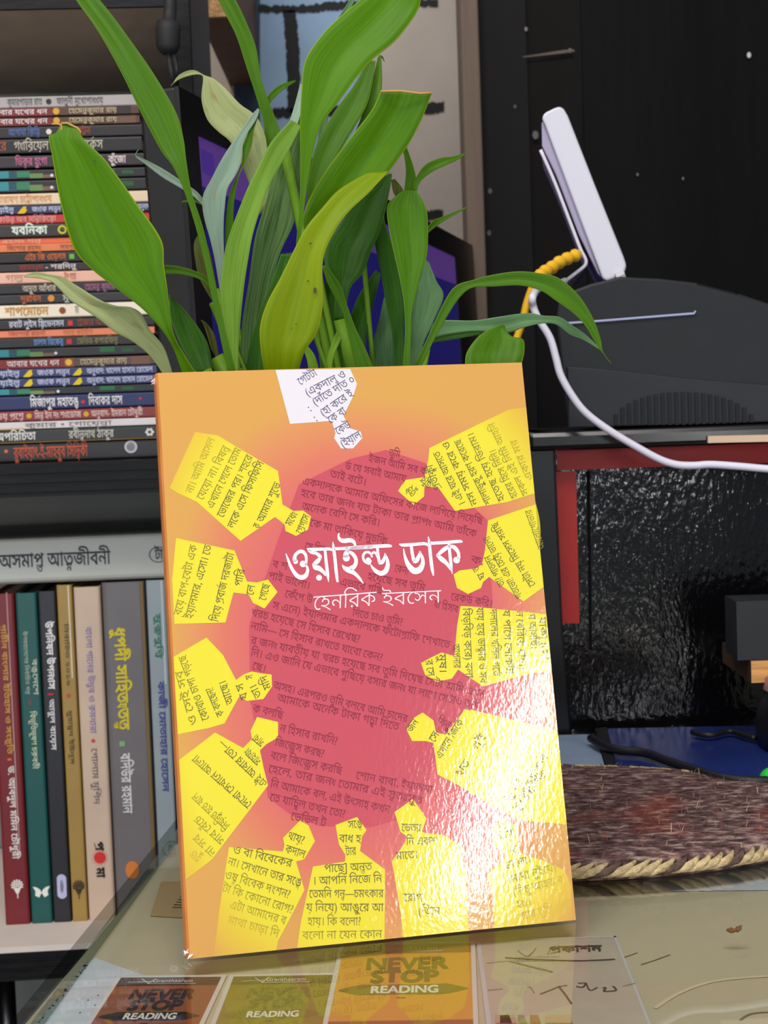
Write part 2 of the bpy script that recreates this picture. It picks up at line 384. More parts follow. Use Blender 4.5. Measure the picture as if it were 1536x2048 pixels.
for u, v in ((205, 2028), (190, 2010), (176, 2000), (160, 2025), (196, 1990)): mb.disc(G(u, v, zc + 0.0003), (0.0003, 0, 0), (0, 0.0006, 0), mat('grey_fleck', (110, 112, 120), 0.6), 7)
tag(mb.build('sheet_of_paper'), 'cool white paper with torn black edge under the glass at the front left', 'paper')
mb = MB(); P = [G(u, v, zc) for u, v in ((1290, 1786), (1312, 1776), (1640, 1780), (1640, 1722), (1300, 1768))]
P = [G(u, v, zc) for u, v in ((1285, 1783), (1660, 1779), (1660, 1700), (1287, 1720))]
mb.hexa(P, [p + Vector((0, 0, 0.0001)) for p in P], paperb)
text_line(mb, '১২', G(1522, 1757, zc), G(1548, 1755, zc), 0.004, ink, Vector((0, 1, 0)), lift=Vector((0, 0, 0.0003)))
tag(mb.build('sheet_of_paper'), 'cool white paper lying under the glass in front of the jute mat', 'paper')
# barcode slip seen beside the book
mb = MB(); zq = zc
P = [G(u, v, zq) for u, v in ((300, 1832), (372, 1836), (372, 1762), (322, 1764))]
mb.hexa(P, [p + Vector((0, 0, 0.0001)) for p in P], mat('tan_slip', (188, 160, 122), 0.6))
for k in range(6):
    v = 1788 + k * 5.2; strip(mb, [(344 + 4 * (5 - k), v), (374, v + 1)], 0.0006, zq + 0.0004, ink)
tag(mb.build('barcode_slip'), 'tan slip with thin black bars under the glass left of the standing book', 'slip')

def card(name, TL, TR, length, label, colors, header, words, group='reading cards under the glass', z=zc, border=0.0016):
    """laminated card: top edge at the two pixels, running towards the viewer"""
    a, b = G(*TL, z), G(*TR, z); ex = (b - a); w = ex.length; ex.normalize(); ey = Vector((ex.y, -ex.x, 0))
    def c(x, y, dz=0): return a + ex * x + ey * y + Vector((0, 0, dz))
    def q(x0, y0, x1, y1, dz, m): mbx.face([c(x0, y1, dz), c(x1, y1, dz), c(x1, y0, dz), c(x0, y0, dz)], m)
    mbx = MB(); L_ = length
    mbx.hexa([c(0, L_), c(w, L_), c(w, 0), c(0, 0)], [c(0, L_, .0003), c(w, L_, .0003), c(w, 0, .0003), c(0, 0, .0003)], mat('white_card', (222, 215, 214), 0.6))
    body, head, txt, brush, white = colors
    q(border, border * 1.3, w - border, L_ - border, .00034, body); q(border, border * 1.3, w - border, border + header, .00038, head)
    W_ = w - 2 * border
    def T(s, x0, x1, y0, y1, m, off=0.0, ylo=0.0, yhi=0.69): text_box(mbx, s, c(border + x0 * W_, y1, .00046), c(border + x1 * W_, y1, .00046), c(border + x0 * W_, y0, .00046), m, off, ylo=ylo, yhi=yhi)
    h = header + border; k = w / 0.0495
    T('Granthaaram', 0.34, 0.74, border + header * 0.30, border + header * 0.66, white)
    for s_, (x0, y0, x1, y1) in (('', (0.10, .62, 0.34, .55)), ('', (0.22, .25, 0.31, .75)), ('', (0.31, .78, 0.36, .25)), ('', (0.30, .80, 0.78, .80))):
        p0, p1 = c(border + x0 * W_, border + header * y0, .00046), c(border + x1 * W_, border + header * y1, .00046)
        n = Vector((-(p1 - p0).y, (p1 - p0).x, 0)).normalized() * 0.00018; mbx.face([p0 - n, p1 - n, p1 + n, p0 + n], white)
    T('NEVER', 0.20, 0.82, h + .0045 * k, h + .0155 * k, txt, 0.055); T('STOP', 0.25, 0.75, h + .0170 * k, h + .0275 * k, txt, 0.055)
    yb0, yb1 = h + .0292 * k, h + .0388 * k                      # brush stroke with ragged ends
    up = []; dn = []; r2 = random.Random(5)
    for i in range(25):
        t_ = i / 24; e = min(1, min(t_, 1 - t_) * 6 + 0.12); ym = (yb0 + yb1) / 2
        up.append((0.03 + 0.94 * t_, ym - (yb1 - yb0) / 2 * e * r2.uniform(.85, 1.0))); dn.append((0.03 + 0.94 * t_, ym + (yb1 - yb0) / 2 * e * r2.uniform(.85, 1.0)))
    for i in range(24):
        mbx.face([c(border + dn[i][0] * W_, dn[i][1], .00042), c(border + dn[i + 1][0] * W_, dn[i + 1][1], .00042), c(border + up[i + 1][0] * W_, up[i + 1][1], .00042), c(border + up[i][0] * W_, up[i][1], .00042)], brush)
    T('READING', 0.26, 0.76, yb0 + .0016 * k, yb1 - .0018 * k, white, 0.04)
    for x in (0.475, 0.505): mbx.disc(c(border + x * W_, yb1 + .0025 * k, .00046), ex * .0009, ey * -.0006, txt, 10)
    q(border, h + .060 * k, w - border, L_ - border, .00042, head)
    o = mbx.build('reading_card'); tag(o, label, 'card', group); return o
cw = mat('card_white_ink', (235, 232, 226), 0.5)
card('c', (236, 1953), (454, 1951), 0.088, 'rust brown reading card with black lettering, leftmost of the row under the glass', (mat('rust_card', (150, 82, 48), 0.5), mat('dark_brown_card', (52, 32, 26), 0.5), mat('card_black', (28, 18, 16), 0.5), mat('card_black2', (34, 20, 18), 0.5), cw), 0.0082, None)
card('c', (460, 1951), (676, 1947), 0.088, 'olive green reading card with dim lettering, between the rust and orange cards', (mat('olive_card', (150, 132, 40), 0.5), mat('olive_dark_card', (112, 98, 34), 0.5), mat('olive_text', (124, 116, 38), 0.5), mat('olive_brush', (136, 122, 38), 0.5), cw), 0.0082, None)
card('c', (680, 1889), (950, 1884), 0.095, 'bright orange reading card with olive lettering, third in the row, under the standing book', (mat('orange_card', (226, 160, 58), 0.5), mat('brown_header', (158, 98, 44), 0.5), mat('olive_letters', (132, 110, 24), 0.5), mat('olive_brush2', (138, 116, 30), 0.5), cw), 0.0098, None, z=zc + 0.0004)
# clear laminated card with brush drawing
zl = zc + 0.0002
a, b = G(952, 1882, zl), G(1232, 1874, zl); ex = b - a; w_ = ex.length; ex.normalize(); ey = Vector((ex.y, -ex.x, 0))
mb = MB(); L_ = 0.09
def cc(x, y, dz=0): return a + ex * (x * w_) + ey * y + Vector((0, 0, dz))
lam = mat('frosted_laminate', (198, 184, 170), 0.4, 0.4, 0.05, 60); lame = mat('laminate_edge', (206, 204, 214), 0.4)
mb.hexa([cc(0, L_), cc(1, L_), cc(1, 0), cc(0, 0)], [cc(0, L_, .0003), cc(1, L_, .0003), cc(1, 0, .0003), cc(0, 0, .0003)], lam)
for x0, x1, y0, y1 in ((0, 0.03, 0, L_), (0.982, 1, 0, L_), (0, 1, 0, 0.0012)): mb.face([cc(x0, y1, .0004), cc(x1, y1, .0004), cc(x1, y0, .0004), cc(x0, y0, .0004)], lame)
gb = mat('grey_brush_ink', (74, 68, 58), 0.6); gb2 = mat('faint_brush_ink', (150, 136, 108), 0.6); zi = zl + .0006
text_box(mb, 'প্রকাশন', G(1098, 1905, zi), G(1204, 1902, zi), G(1098, 1893, zi), gb, 0.03)
for pts, w2, mm in (([(972, 1926), (1010, 1922), (1060, 1921), (1150, 1920)], .0006, gb2), ([(1010, 1915), (1060, 1918), (1140, 1921), (1190, 1920), (1230, 1918)], .0012, gb), ([(1020, 1922), (1060, 1932), (1105, 1943)], .0014, gb2), ([(1035, 1900), (1055, 1912), (1072, 1895)], .0006, gb2), ([(1095, 1908), (1100, 1899)], .0006, gb2), ([(1035, 1914), (1120, 1913)], .0004, gb2),
                    ([(976, 1980), (1005, 1977)], .0007, gb2), ([(1054, 1972), (1062, 1975), (1068, 1985)], .0006, gb2), ([(1080, 1988), (1100, 1980), (1118, 1973), (1135, 1970)], .0007, gb), ([(1117, 1972), (1130, 1988), (1143, 2007)], .0009, gb), ([(1156, 1966), (1170, 1966), (1165, 1974), (1152, 1972)], .0008, gb), ([(1172, 1965), (1180, 1980), (1195, 1974)], .0007, gb), ([(1205, 1975), (1212, 1975), (1208, 1982), (1232, 1980), (1226, 1972)], .0009, gb), ([(1245, 1972), (1270, 1966)], .0005, gb2)):
    strip(mb, pts, w2 * .7, zi, mm)
for u0, u1, mm in ((990, 1028, mat('dull_pink', (196, 160, 140), 0.6)), (1000, 1018, mat('dull_green', (150, 146, 110), 0.6)), (1036, 1048, mat('dull_green', (0, 0, 0))), (1060, 1076, mat('dull_red', (176, 108, 90), 0.6)), (1090, 1140, mat('dull_pink', (0, 0, 0)))):
    P = [G(u0, 2046, zi), G(u1 + 6, 2046, zi), G(u1, 2030, zi), G(u0, 2030, zi)]; mb.face(P, mm)
tag(mb.build('laminated_card'), 'clear laminated card with grey brush writing, rightmost of the cards under the glass', 'card')
# crumb on the glass
mb = MB(); p = G(1470, 1863); rr = random.Random(4)
for k in range(7):
    c = p + Vector((rr.uniform(-.0022, .0022), rr.uniform(-.0022, .0022), 0.0008)); mb.tube([c - Vector((.0009, .0005, 0)), c + Vector((.0009, .0007, .0004))], [.0007, .0004], mat('brown_crumb', (110, 74, 40), 0.7), 6)
tag(mb.build('crumb'), 'tiny brown crumb on the bare glass at the right', 'crumb')

# ------------------------------------------------------------------ books in the bookcase
pagem = mat('page_paper', (214, 204, 184), 0.8, 0.2, 0.1, 400, stretch=(1, 1, 1))
def bmat(rgb, rough=0.42): return mat('cover_%d_%d_%d' % rgb, rgb, rough, 0.4, 0.06, 30)
def imat(rgb): return mat('ink_%d_%d_%d' % rgb, rgb, 0.5, 0.3)
def shelf_book(name, label, s0, s1, z0, z1, t0, depth, rgb, group, prints, bands=(), upright=False, tilt=0.0):
    """spine faces the room; the boards lie level in a pile or stand on the shelf"""
    cm = bmat(rgb); r = thing(name, label, 'book', bp((s0 + s1) / 2, t0 + depth / 2, z0), group)
    th = 0.0007 if min(z1 - z0, s1 - s0) < 0.012 else 0.0016
    mb = MB()
    n = 7; R = min(z1 - z0, s1 - s0) * 0.12                      # gently rounded spine
    if not upright:
        prof = [(t0 + depth, z0), ] + [(t0 + R * (1 - math.cos(a)) * 0 + R * (1 - math.sin(a)), z0 + R * (1 - math.cos(a))) for a in [i * math.pi / 2 / 3 for i in range(4)]]
        prof += [(t, z0 + z1 - z) for t, z in reversed(prof)]
        inner = [(t0 + depth, z0 + th), (t0 + R + th, z0 + th), (t0 + R + th, z1 - th), (t0 + depth, z1 - th)]
        k = [bp(s0, t, z) for t, z in prof]; e = [bp(s1, t, z) for t, z in prof]
        i_k = [bp(s0, t, z) for t, z in inner]; i_e = [bp(s1, t, z) for t, z in inner]
        nn = len(prof)
        for i in range(nn - 1): mb.face([k[i], e[i], e[i + 1], k[i + 1]], cm)
        for i in range(3): mb.face([i_k[i + 1], i_e[i + 1], i_e[i], i_k[i]], cm)
        for A, I in ((k, i_k), (e, i_e)):
            lo = A[:nn // 2]; hi = A[nn // 2:]
            mb.face([I[0]] + lo + [I[1]], cm); mb.face([I[1], lo[-1], hi[0], I[2]], cm); mb.face([I[2]] + hi + [I[3]], cm)
        for A, B, c, d_ in ((k[0], e[0], i_e[0], i_k[0]), (i_k[3], i_e[3], e[-1], k[-1])): mb.face([A, B, c, d_], cm)
        pg = MB(); bbox(pg, s0 + 0.002, s1 - 0.0004, t0 + R + th, t0 + depth - 0.003, z0 + th, z1 - th, pagem)
    else:
        prof = [(t0 + depth, s0)] + [(t0 + R * (1 - math.sin(a)), s0 + R * (1 - math.cos(a))) for a in [i * math.pi / 2 / 3 for i in range(4)]]
        prof += [(t, s0 + s1 - s) for t, s in reversed(prof)]
        inner = [(t0 + depth, s0 + th), (t0 + R + th, s0 + th), (t0 + R + th, s1 - th), (t0 + depth, s1 - th)]
        k = [bp(s, t, z0) for t, s in prof]; e = [bp(s, t, z1) for t, s in prof]
        i_k = [bp(s, t, z0) for t, s in inner]; i_e = [bp(s, t, z1) for t, s in inner]; nn = len(prof)
        for i in range(nn - 1): mb.face([k[i], k[i + 1], e[i + 1], e[i]], cm)
        for i in range(3): mb.face([i_k[i], i_e[i], i_e[i + 1], i_k[i + 1]], cm)
        for A, I in ((k, i_k), (e, i_e)):
            lo = A[:nn // 2]; hi = A[nn // 2:]
            mb.face([I[0]] + lo + [I[1]], cm); mb.face([I[1], lo[-1], hi[0], I[2]], cm); mb.face([I[2]] + hi + [I[3]], cm)
        for A, B, c, d_ in ((k[0], e[0], i_e[0], i_k[0]), (i_k[3], i_e[3], e[-1], k[-1])): mb.face([A, B, c, d_], cm)
        pg = MB(); bbox(pg, s0 + th, s1 - th, t0 + R + th, t0 + depth - 0.003, z0 + 0.003, z1 - 0.003, pagem)
    lf = t0 - 0.00025                                            # print sits on the spine
    def P(s, z, l=0): return bp(s, lf - l * 0.0001, z)
    for (a0, a1, b0, b1, c) in bands:                            # painted bands: along, across as fractions
        if not upright: mb.face([P(a0, z0 + (z1 - z0) * b0), P(a1, z0 + (z1 - z0) * b0), P(a1, z0 + (z1 - z0) * b1), P(a0, z0 + (z1 - z0) * b1)], imat(c))
        else: mb.face([P(s0 + (s1 - s0) * b0, a0), P(s0 + (s1 - s0) * b1, a0), P(s0 + (s1 - s0) * b1, a1), P(s0 + (s1 - s0) * b0, a1)], imat(c))
    for pr in prints:
        kind = pr[0]
        if kind == 't':
            _, s_, a0, a1, b0, b1, c, off = pr
            if not upright: text_box(mb, s_, P(a0, z0 + (z1 - z0) * b0, 1), P(a1, z0 + (z1 - z0) * b0, 1), P(a0, z0 + (z1 - z0) * b1, 1), imat(c), off)
            else:            # reads downwards, tops of the letters to the right
                text_box(mb, s_, P(s0 + (s1 - s0) * b0, a0, 1), P(s0 + (s1 - s0) * b0, a1, 1), P(s0 + (s1 - s0) * b1, a0, 1), imat(c), off)
        elif kind == 'd':
            _, a, b, ra, rb, c, n_ = pr
            ctr = P(a, z0 + (z1 - z0) * b, 2) if not upright else P(s0 + (s1 - s0) * b, a, 2)
            mb.disc(ctr, bx * ra, bz * rb, imat(c), n_)
        elif kind == 'p':
            mb.face([bp(0, lf - 0.0002, 0) + bx * a + bz * z for a, z in pr[1]], imat(pr[2]))
    mb.build('cover', r); pg.build('pages', r)
    return r
def sx_(u, v): return sl(S(u, v))
CREAM = (240, 232, 214); WH = (235, 230, 230)
# rows of the pile, top to bottom: (y0, y1 at the left border, colour, right end pixel, prints in pixels, label)
R = []
def row(y0, y1, rgb, end, prints, label, bands=()): R.append((y0, y1, rgb, end, prints, label, bands))
AK = lambda c: [('t', 'আবার যখের ধন', -20, 95, WH, 0.0), ('d', 113, .5, (215, 160, 50), 14), ('t', 'হেমেন্দ্রকুমার রায়', 138, 234, c, 0.0)]
def teal_bands(dim=1.0):
    c = lambda a: tuple(int(x * dim) for x in a)
    return [(-60, 18, .15, .9, c((58, 140, 150))), (18, 34, .1, .8, c((40, 84, 96))), (34, 60, .2, .85, c((56, 130, 96))), (60, 86, .1, .6, c((110, 140, 84))), (86, 110, .1, .45, c((120, 96, 80))), (200, 230, .35, .9, c((40, 110, 64))), (244, 268, .3, .7, c((44, 92, 56)))]
row(193, 216, (176, 168, 166), 276, [('t', 'কুমারপাড়ার রাত', 14, 84, (80, 74, 80), 0), ('d', 97, .5, (50, 44, 44), 12), ('t', 'ফাল্গুনী মুখোপাধ্যায়', 113, 206, (80, 74, 80), 0)], 'pale grey paperback lying at the very top of the tall pile of books')
row(217, 234, (86, 58, 46), 278, AK((205, 190, 150)), 'thin maroon and brown paperback second from the top of the pile', [(-60, 105, 0.02, .98, (122, 48, 48)), (232, 262, 0.05, .95, (60, 48, 46))])
row(234.5, 252, (86, 58, 46), 279, AK((205, 190, 150)), 'thin maroon and brown paperback third from the top of the pile, just under its twin', [(-60, 105, 0.02, .98, (122, 48, 48)), (234, 272, 0.05, .95, (112, 84, 70))])
row(254, 277, (38, 34, 36), 284, [('t', 'আগাথা ক্রিস্টি', 17, 80, (90, 120, 190), 0), ('d', 98, .5, (220, 215, 210), 12), ('t', 'ট্রেন', 160, 181, (170, 80, 50), 0)], 'black paperback with blue lettering and a white dot, upper part of the pile')
row(278, 308, (34, 31, 33), 284, [('t', 'রে', -4, 13, (190, 90, 50), 0), ('t', 'গ্যাব্রিয়েল গার্সিয়া মার্কেস', 28, 206, (205, 196, 176), 0)], 'thick black paperback with large cream lettering near the top of the pile')
row(312, 337, (52, 42, 46), 288, [('t', 'ভিক্টর হুগো', 31, 95, (200, 110, 150), 0.01), ('t', 'কুঁজো', 217, 252, (232, 214, 214), 0.01)], 'dark plum paperback with pink lettering in the upper pile')
row(341, 360, (40, 38, 40), 290, [('d', 104, .35, (230, 230, 230), 8)], 'black paperback with a turquoise and green streak, uppermost of its kind', teal_bands())
row(362, 386, (40, 38, 40), 292, [('d', 104, .35, (230, 230, 230), 8)], 'black paperback with a turquoise and green streak resting on the cream book', teal_bands())
row(388, 411, (232, 206, 172), 299, [('t', 'নারায়ণ চট্টোপাধ্যায়', -6, 104, (214, 140, 80), 0)], 'cream paperback with orange lettering beside the big left leaf')
row(412, 429, (46, 50, 84), 300, [('t', 'ওয়াইল্ড', -14, 28, (200, 205, 232), 0.01), ('p', 'bird', 45, (226, 190, 30)), ('t', 'জ্যাক লন্ডন', 64, 122, (200, 205, 232), 0.01), ('t', 'অনুবাদ', 276, 299, (200, 205, 232), 0.01)], 'navy paperback with a yellow bird mark directly under the cream book', [(284, 300, 0.0, .2, (60, 56, 58))])
row(430, 448, (196, 54, 48), 301, [('t', 'কাউন্ট অব মন্টিক্রিস্টো', -6, 112, (236, 176, 170), 0)], 'bright red paperback in the upper half of the pile')
row(449, 476, (56, 46, 46), 302, [('t', 'যবনিকা', 24, 95, (220, 232, 214), 0.03), ('d', 125, .5, (206, 200, 60), 16), ('d', 125.5, .5, (70, 56, 50), 12)], 'dark brown paperback with bold white lettering and a yellow ring')
row(477, 489, (226, 106, 66), 302, [('t', 'রহস্য গল্প', 3, 82, (242, 190, 160), 0)], 'slim coral red paperback above the orange one in mid pile')
row(489.5, 505, (226, 128, 78), 303, [('t', 'কিশোর রহস্য', 14, 82, (150, 90, 60), 0), ('t', 'সমগ্র', 120, 148, (150, 90, 60), 0)], 'orange paperback with brown lettering just under the slim coral one')
row(506, 527, (42, 36, 37), 303, [('t', 'এইচ জি ওয়েলস', 50, 132, (214, 112, 62), 0.01), ('q', 144, (110, 180, 70))], 'black paperback with orange lettering and a green square')
row(528, 544, (46, 40, 41), 304, [('t', 'অ্যাডভেঞ্চার', 38, 86, (176, 70, 56), 0), ('t', '- শরদিন্দু', 90, 152, (226, 214, 214), 0.01)], 'black paperback with dull red and white lettering above the peach book')
row(545, 568, (236, 182, 158), 305, [('t', 'নীল পাহাড়', 128, 152, (190, 100, 80), 0), ('t', 'গল্প', 10, 46, (200, 150, 126), 0)], 'peach pink paperback behind the drooping pale leaf tip')
row(569, 589, (44, 38, 39), 306, [('t', 'অদ্ভুত আঁধার', 45, 112, (222, 206, 180), 0), ('t', 'হেমেন্দ্র কুমার', 170, 230, (186, 110, 150), 0)], 'black paperback with cream and pink lettering under the peach book')
row(590, 609, (48, 46, 49), 306, [('t', 'দুরবিন', 42, 83, (206, 106, 56), 0.01), ('d', 103, .5, (226, 144, 50), 14), ('t', 'মু', 126, 138, (210, 205, 205), 0)], 'charcoal paperback with an orange dot above the ivory book')
row(610, 638, (240, 226, 204), 307, [('t', 'শাপমোচন', 10, 97, (200, 150, 70), 0.025), ('d', 125, .5, (142, 76, 34), 14), ('t', 'ফা', 150, 158, (140, 130, 120), 0)], 'ivory paperback with gold lettering and a brown dot')
row(640, 660, (38, 35, 37), 308, [('t', 'রবার্ট লুইস স্টিভেনসন', 18, 128, (206, 210, 226), 0.012), ('q', 141, (212, 56, 60)), ('t', 'ট্রেজার আইল্যান্ড', 155, 235, (156, 84, 50), 0)], 'black paperback with white lettering and a red square below the ivory book')
row(661, 676, (230, 132, 92), 309, [('t', 'কিশোর রচনা', 16, 90, (190, 96, 70), 0), ('t', 'সমগ্র কাহিনি', 125, 185, (204, 116, 70), 0)], 'slim salmon orange paperback in the lower half of the pile')
row(677, 697, (40, 37, 39), 309, [('t', 'চার্লস ডিকেন্স', 68, 127, (110, 150, 205), 0.01), ('q', 139, (208, 44, 58)), ('t', 'ডেভিড কপারফিল্ড', 155, 236, (150, 140, 86), 0)], 'black paperback with sky blue lettering and a red square')
row(698, 717, (40, 40, 40), 310, [('d', 112, .4, (220, 214, 214), 8)], 'black paperback with a turquoise and green streak above the lower maroon one', teal_bands(.95))
row(719, 738, (92, 66, 58), 312, [('t', 'আবার যখের ধন', 13, 118, WH, 0.0), ('d', 137, .5, (226, 180, 70), 14), ('t', 'হেমেন্দ্রকুমার রায়', 160, 254, (205, 190, 150), 0)], 'maroon and brown paperback with a gold disc resting on the two navy ones', [(-60, 128, 0.02, .98, (130, 50, 50)), (128, 148, .02, .98, (140, 80, 50)), (262, 300, .05, .95, (120, 88, 72))])
NV = [('t', 'ওয়াইল্ড', -14, 40, (200, 205, 232), 0.012), ('p', 'bird', 57, (230, 200, 30)), ('t', 'জ্যাক লন্ডন', 75, 140, (200, 205, 232), 0.012), ('p', 'bird', 156, (230, 200, 30)), ('t', 'অনুবাদ: খালেদ হাসান রোমেল', 174, 306, (200, 205, 232), 0.012)]
row(739, 757, (52, 58, 104), 314, NV, 'navy paperback with two yellow birds, upper of the navy pair')
row(757.5, 776, (52, 58, 104), 315, NV, 'navy paperback with two yellow birds, lower of the navy pair')
row(777, 792, (38, 40, 42), 315, [('d', 116, .4, (230, 230, 230), 8)], 'black paperback with a turquoise and green streak, lowest of its kind', teal_bands(1.05))
row(793, 822, (36, 44, 92), 318, [('t', 'মির্জাপুর মহাতঙ্ক', 60, 157, WH, 0.015), ('d', 166, .45, (206, 50, 56), 10), ('t', 'দিবাকর দাস', 177, 245, WH, 0.01), ('d', 281, .55, (206, 44, 54), 8)], 'deep blue book with white lettering and a red star near the bottom of the pile')
row(823, 844, (138, 50, 46), 318, [('t', 'ভয় প্রশ্নে', -6, 48, (236, 200, 196), 0.01), ('d', 59, .5, (224, 164, 50), 12), ('t', 'মিন্ট ইন দ্য শ্যাডোজ', 70, 163, (236, 200, 196), 0.01), ('d', 173, .5, (224, 164, 50), 12), ('t', 'অনুবাদ- ইমরান চৌধুরী', 183, 286, (236, 200, 196), 0.01)], 'brick red book with gold dots near the bottom of the pile')
row(845, 860, (222, 214, 214), 320, [('t', 'কুমার • গোয়েন্দা', 50, 224, (120, 110, 110), 0)], 'thin white book third from the bottom of the pile', [(-60, 48, 0.0, .22, (214, 180, 130))])
row(861, 887, (46, 45, 44), 321, [('t', 'অপরিচিতা', -8, 72, (226, 222, 214), 0.02), ('t', 'রবীন্দ্রনাথ ঠাকুর', 138, 228, (206, 202, 190), 0.01)] + [('d', 300 + 6 * math.cos(k * math.pi / 3), .5 + .22 * math.sin(k * math.pi / 3), (226, 222, 216), 9) for k in range(6)], 'black book with gold edge lines and a white flower, second from the bottom', [(-60, 320, 0.0, .07, (140, 106, 50))])
row(888, 926, (46, 44, 44), 322, [('d', 12, .62, (230, 106, 66), 10), ('t', 'রুবাইয়াৎ-ই-মাহবুব সিদ্দিকী', 27, 175, (206, 92, 60), 0.01), ('d', 262, .62, (206, 206, 212), 20), ('d', 262, .62, (170, 172, 186), 12)], 'thick charcoal hardback with orange lettering and a silver disc at the bottom of the pile')
zs = [(S(0, y0).z, S(0, y1).z) for y0, y1, *_ in R]
shift = zM1 + 0.0002 - zs[-1][1]
for (y0, y1, rgb, end, prints, label, bands), (zt, zb_) in zip(R, zs):
    zt += shift; zb_ += shift; ym = (y0 + y1) / 2 - 3
    # pile rises in contact: close the gaps
    out = []
    for p in prints:
        def hs(u): return sx_(u, ym)
        if p[0] == 't': out.append(('t', p[1], hs(p[2]), hs(p[3]), .20, .80, p[4], p[5]))
        elif p[0] == 'd':
            r_ = (p[4] / 2) / F if p[4] else 0
            rr_ = {8: .0010, 9: .0010, 10: .0013, 12: .0018, 14: .0022, 16: .0029, 20: .0042}.get(p[4], .002)
            if p[2] == .62 and p[4] == 12: rr_ = .0030
            out.append(('d', hs(p[1]), p[2], rr_, rr_, p[3], max(8, p[4])))
        elif p[0] == 'q':
            a = hs(p[1]); c_ = (zt + zb_) / 2; h = .0016; out.append(('p', [(a - h, c_ - h), (a + h, c_ - h), (a + h, c_ + h), (a - h, c_ + h)], p[2]))
        else:
            a = hs(p[2]); c_ = (zt + zb_) / 2
            out.append(('p', [(a - .0034, c_ - .0024), (a + .0012, c_ - .0024), (a + .003, c_ - .0006), (a + .0024, c_ + .0010), (a + .0028, c_ + .0020), (a + .0010, c_ + .0022), (a - .0008, c_ + .0006)], p[3]))
    bn = [(hs_(sx_, a0, ym), hs_(sx_, a1, ym), b0, b1, c) for a0, a1, b0, b1, c in bands] if False else [(sx_(a0, ym), sx_(a1, ym), b0, b1, c) for a0, a1, b0, b1, c in bands]
    s1 = sx_(end, ym); jig = random.uniform(-0.0012, 0.0012)
    R_ = shelf_book('book', label, s1 - 0.205, s1, zb_ + 0.0001, zt, jig, 0.135, rgb, 'paperbacks piled flat on the middle shelf', [q for q in out], bn)
# closing the air between neighbours: the pile is built row on row, so gaps seen in the photo stay dark

# ---- book lying across the standing row
zt, zb_ = S(0, 1079).z, S(0, 1170).z
s1 = sl(S(352, 1120)); ym = 1118
shelf_book('book', 'grey white hardback lying flat on top of the standing books, dark lettering on its spine', s1 - 0.23, s1, zb_, zt, 0.0, 0.15, (190, 190, 182), None,
           [('t', 'অসমাপ্ত আত্মজীবনী', sx_(-2, ym), sx_(221, ym), .36, .66, (52, 52, 60), 0.012), ('t', 'টা', sx_(310, ym), sx_(326, ym), .42, .64, (60, 60, 66), 0.02)]
           + [('p', [(sx_(317, ym) + r * math.cos(t), (zt + zb_) / 2 + .001 + r * .86 * math.sin(t)) for r, t in ((.0062, k * math.pi / 12), (.0062, (k + 1) * math.pi / 12), (.0056, (k + 1) * math.pi / 12), (.0056, k * math.pi / 12))], (60, 60, 66)) for k in range(24)])
# ---- standing books
sx2 = lambda u: sl(S(u, 1500)); zz = lambda v: S(60, v).z
zB = zL1 + 0.0009
ST = []
def stand(u0, u1, vt, rgb, label, prints, bands=()): ST.append((u0, u1, vt, rgb, label, prints, bands))
# prints: text, v-start, v-end, across0, across1 (0 = left edge), colour
stand(-8, 44, 1186, (118, 30, 36), 'maroon book with gold and white lettering, leftmost standing on the shelf', [('t', 'প্রাচীন বাংলার ইতিহাস ও সংস্কৃতি', 1246, 1506, .42, .62, (205, 150, 70), .02), ('t', '।', 1508, 1522, .42, .58, (226, 110, 50), .02), ('t', 'ড. আবদুল মমিন চৌধুরী', 1530, 1716, .42, .66, (232, 222, 216), .02), ('flower', 1772, .55, (236, 226, 220))], [(1183, 1700, .70, .74, (190, 150, 150))])
stand(45, 89, 1186, (22, 84, 80), 'dark green book with a white butterfly mark near its foot', [('t', 'বঙ্গদেশে', 1318, 1390, .64, .86, (206, 214, 190), .005), ('t', 'উপমহাদেশের নির্বাচিত গল্প', 1262, 1388, .28, .46, (180, 196, 170), .0), ('t', '---', 1398, 1410, .3, .7, (150, 70, 60), .02), ('t', 'বিভূতিভূষণ চক্রবর্তী', 1422, 1538, .42, .66, (214, 222, 190), .005), ('butterfly', 1784, .55, (236, 236, 226))])
stand(90, 127, 1184, (40, 38, 42), 'black book with bold white lettering and an oval lilac sticker at its foot', [('t', 'উপনিষদ উপন্যাস', 1244, 1380, .34, .70, (230, 226, 226), .03), ('t', '।', 1384, 1394, .3, .6, (206, 50, 60), .03), ('t', 'আব্দুল বায়েস', 1400, 1502, .34, .62, (230, 226, 226), .015), ('pill', 1776, .55, (190, 190, 226))])
stand(128, 160, 1173, (164, 132, 66), 'mustard gold book with dark lettering, between the black and the cream one', [('t', 'নির্বাচিত ২০১৬', 1250, 1375, .36, .60, (74, 58, 30), .0), ('d', 1394, .45, (206, 70, 50)), ('t', 'মুহাম্মদ ইউনূস', 1424, 1532, .34, .60, (74, 60, 36), .005), ('flower', 1780, .5, (60, 48, 34))], [(1174, 1360, .72, .80, (226, 214, 190))])
stand(161, 216, 1179, (206, 180, 158), 'cream pink book with violet lettering and a red sun mark', [('t', 'বাংলা গানের উদ্ভব ও ক্রমধারা', 1258, 1472, .38, .60, (140, 120, 176), .005), ('d', 1487, .48, (206, 66, 50)), ('t', 'গোলাম মুর্শিদ', 1502, 1615, .38, .60, (96, 88, 92), .0), ('sun', 1722, .52, (214, 48, 42)), ('t', 'প্র', 1690, 1708, .36, .66, (30, 26, 28), .04), ('t', 'মা', 1742, 1762, .36, .66, (30, 26, 28), .04)])
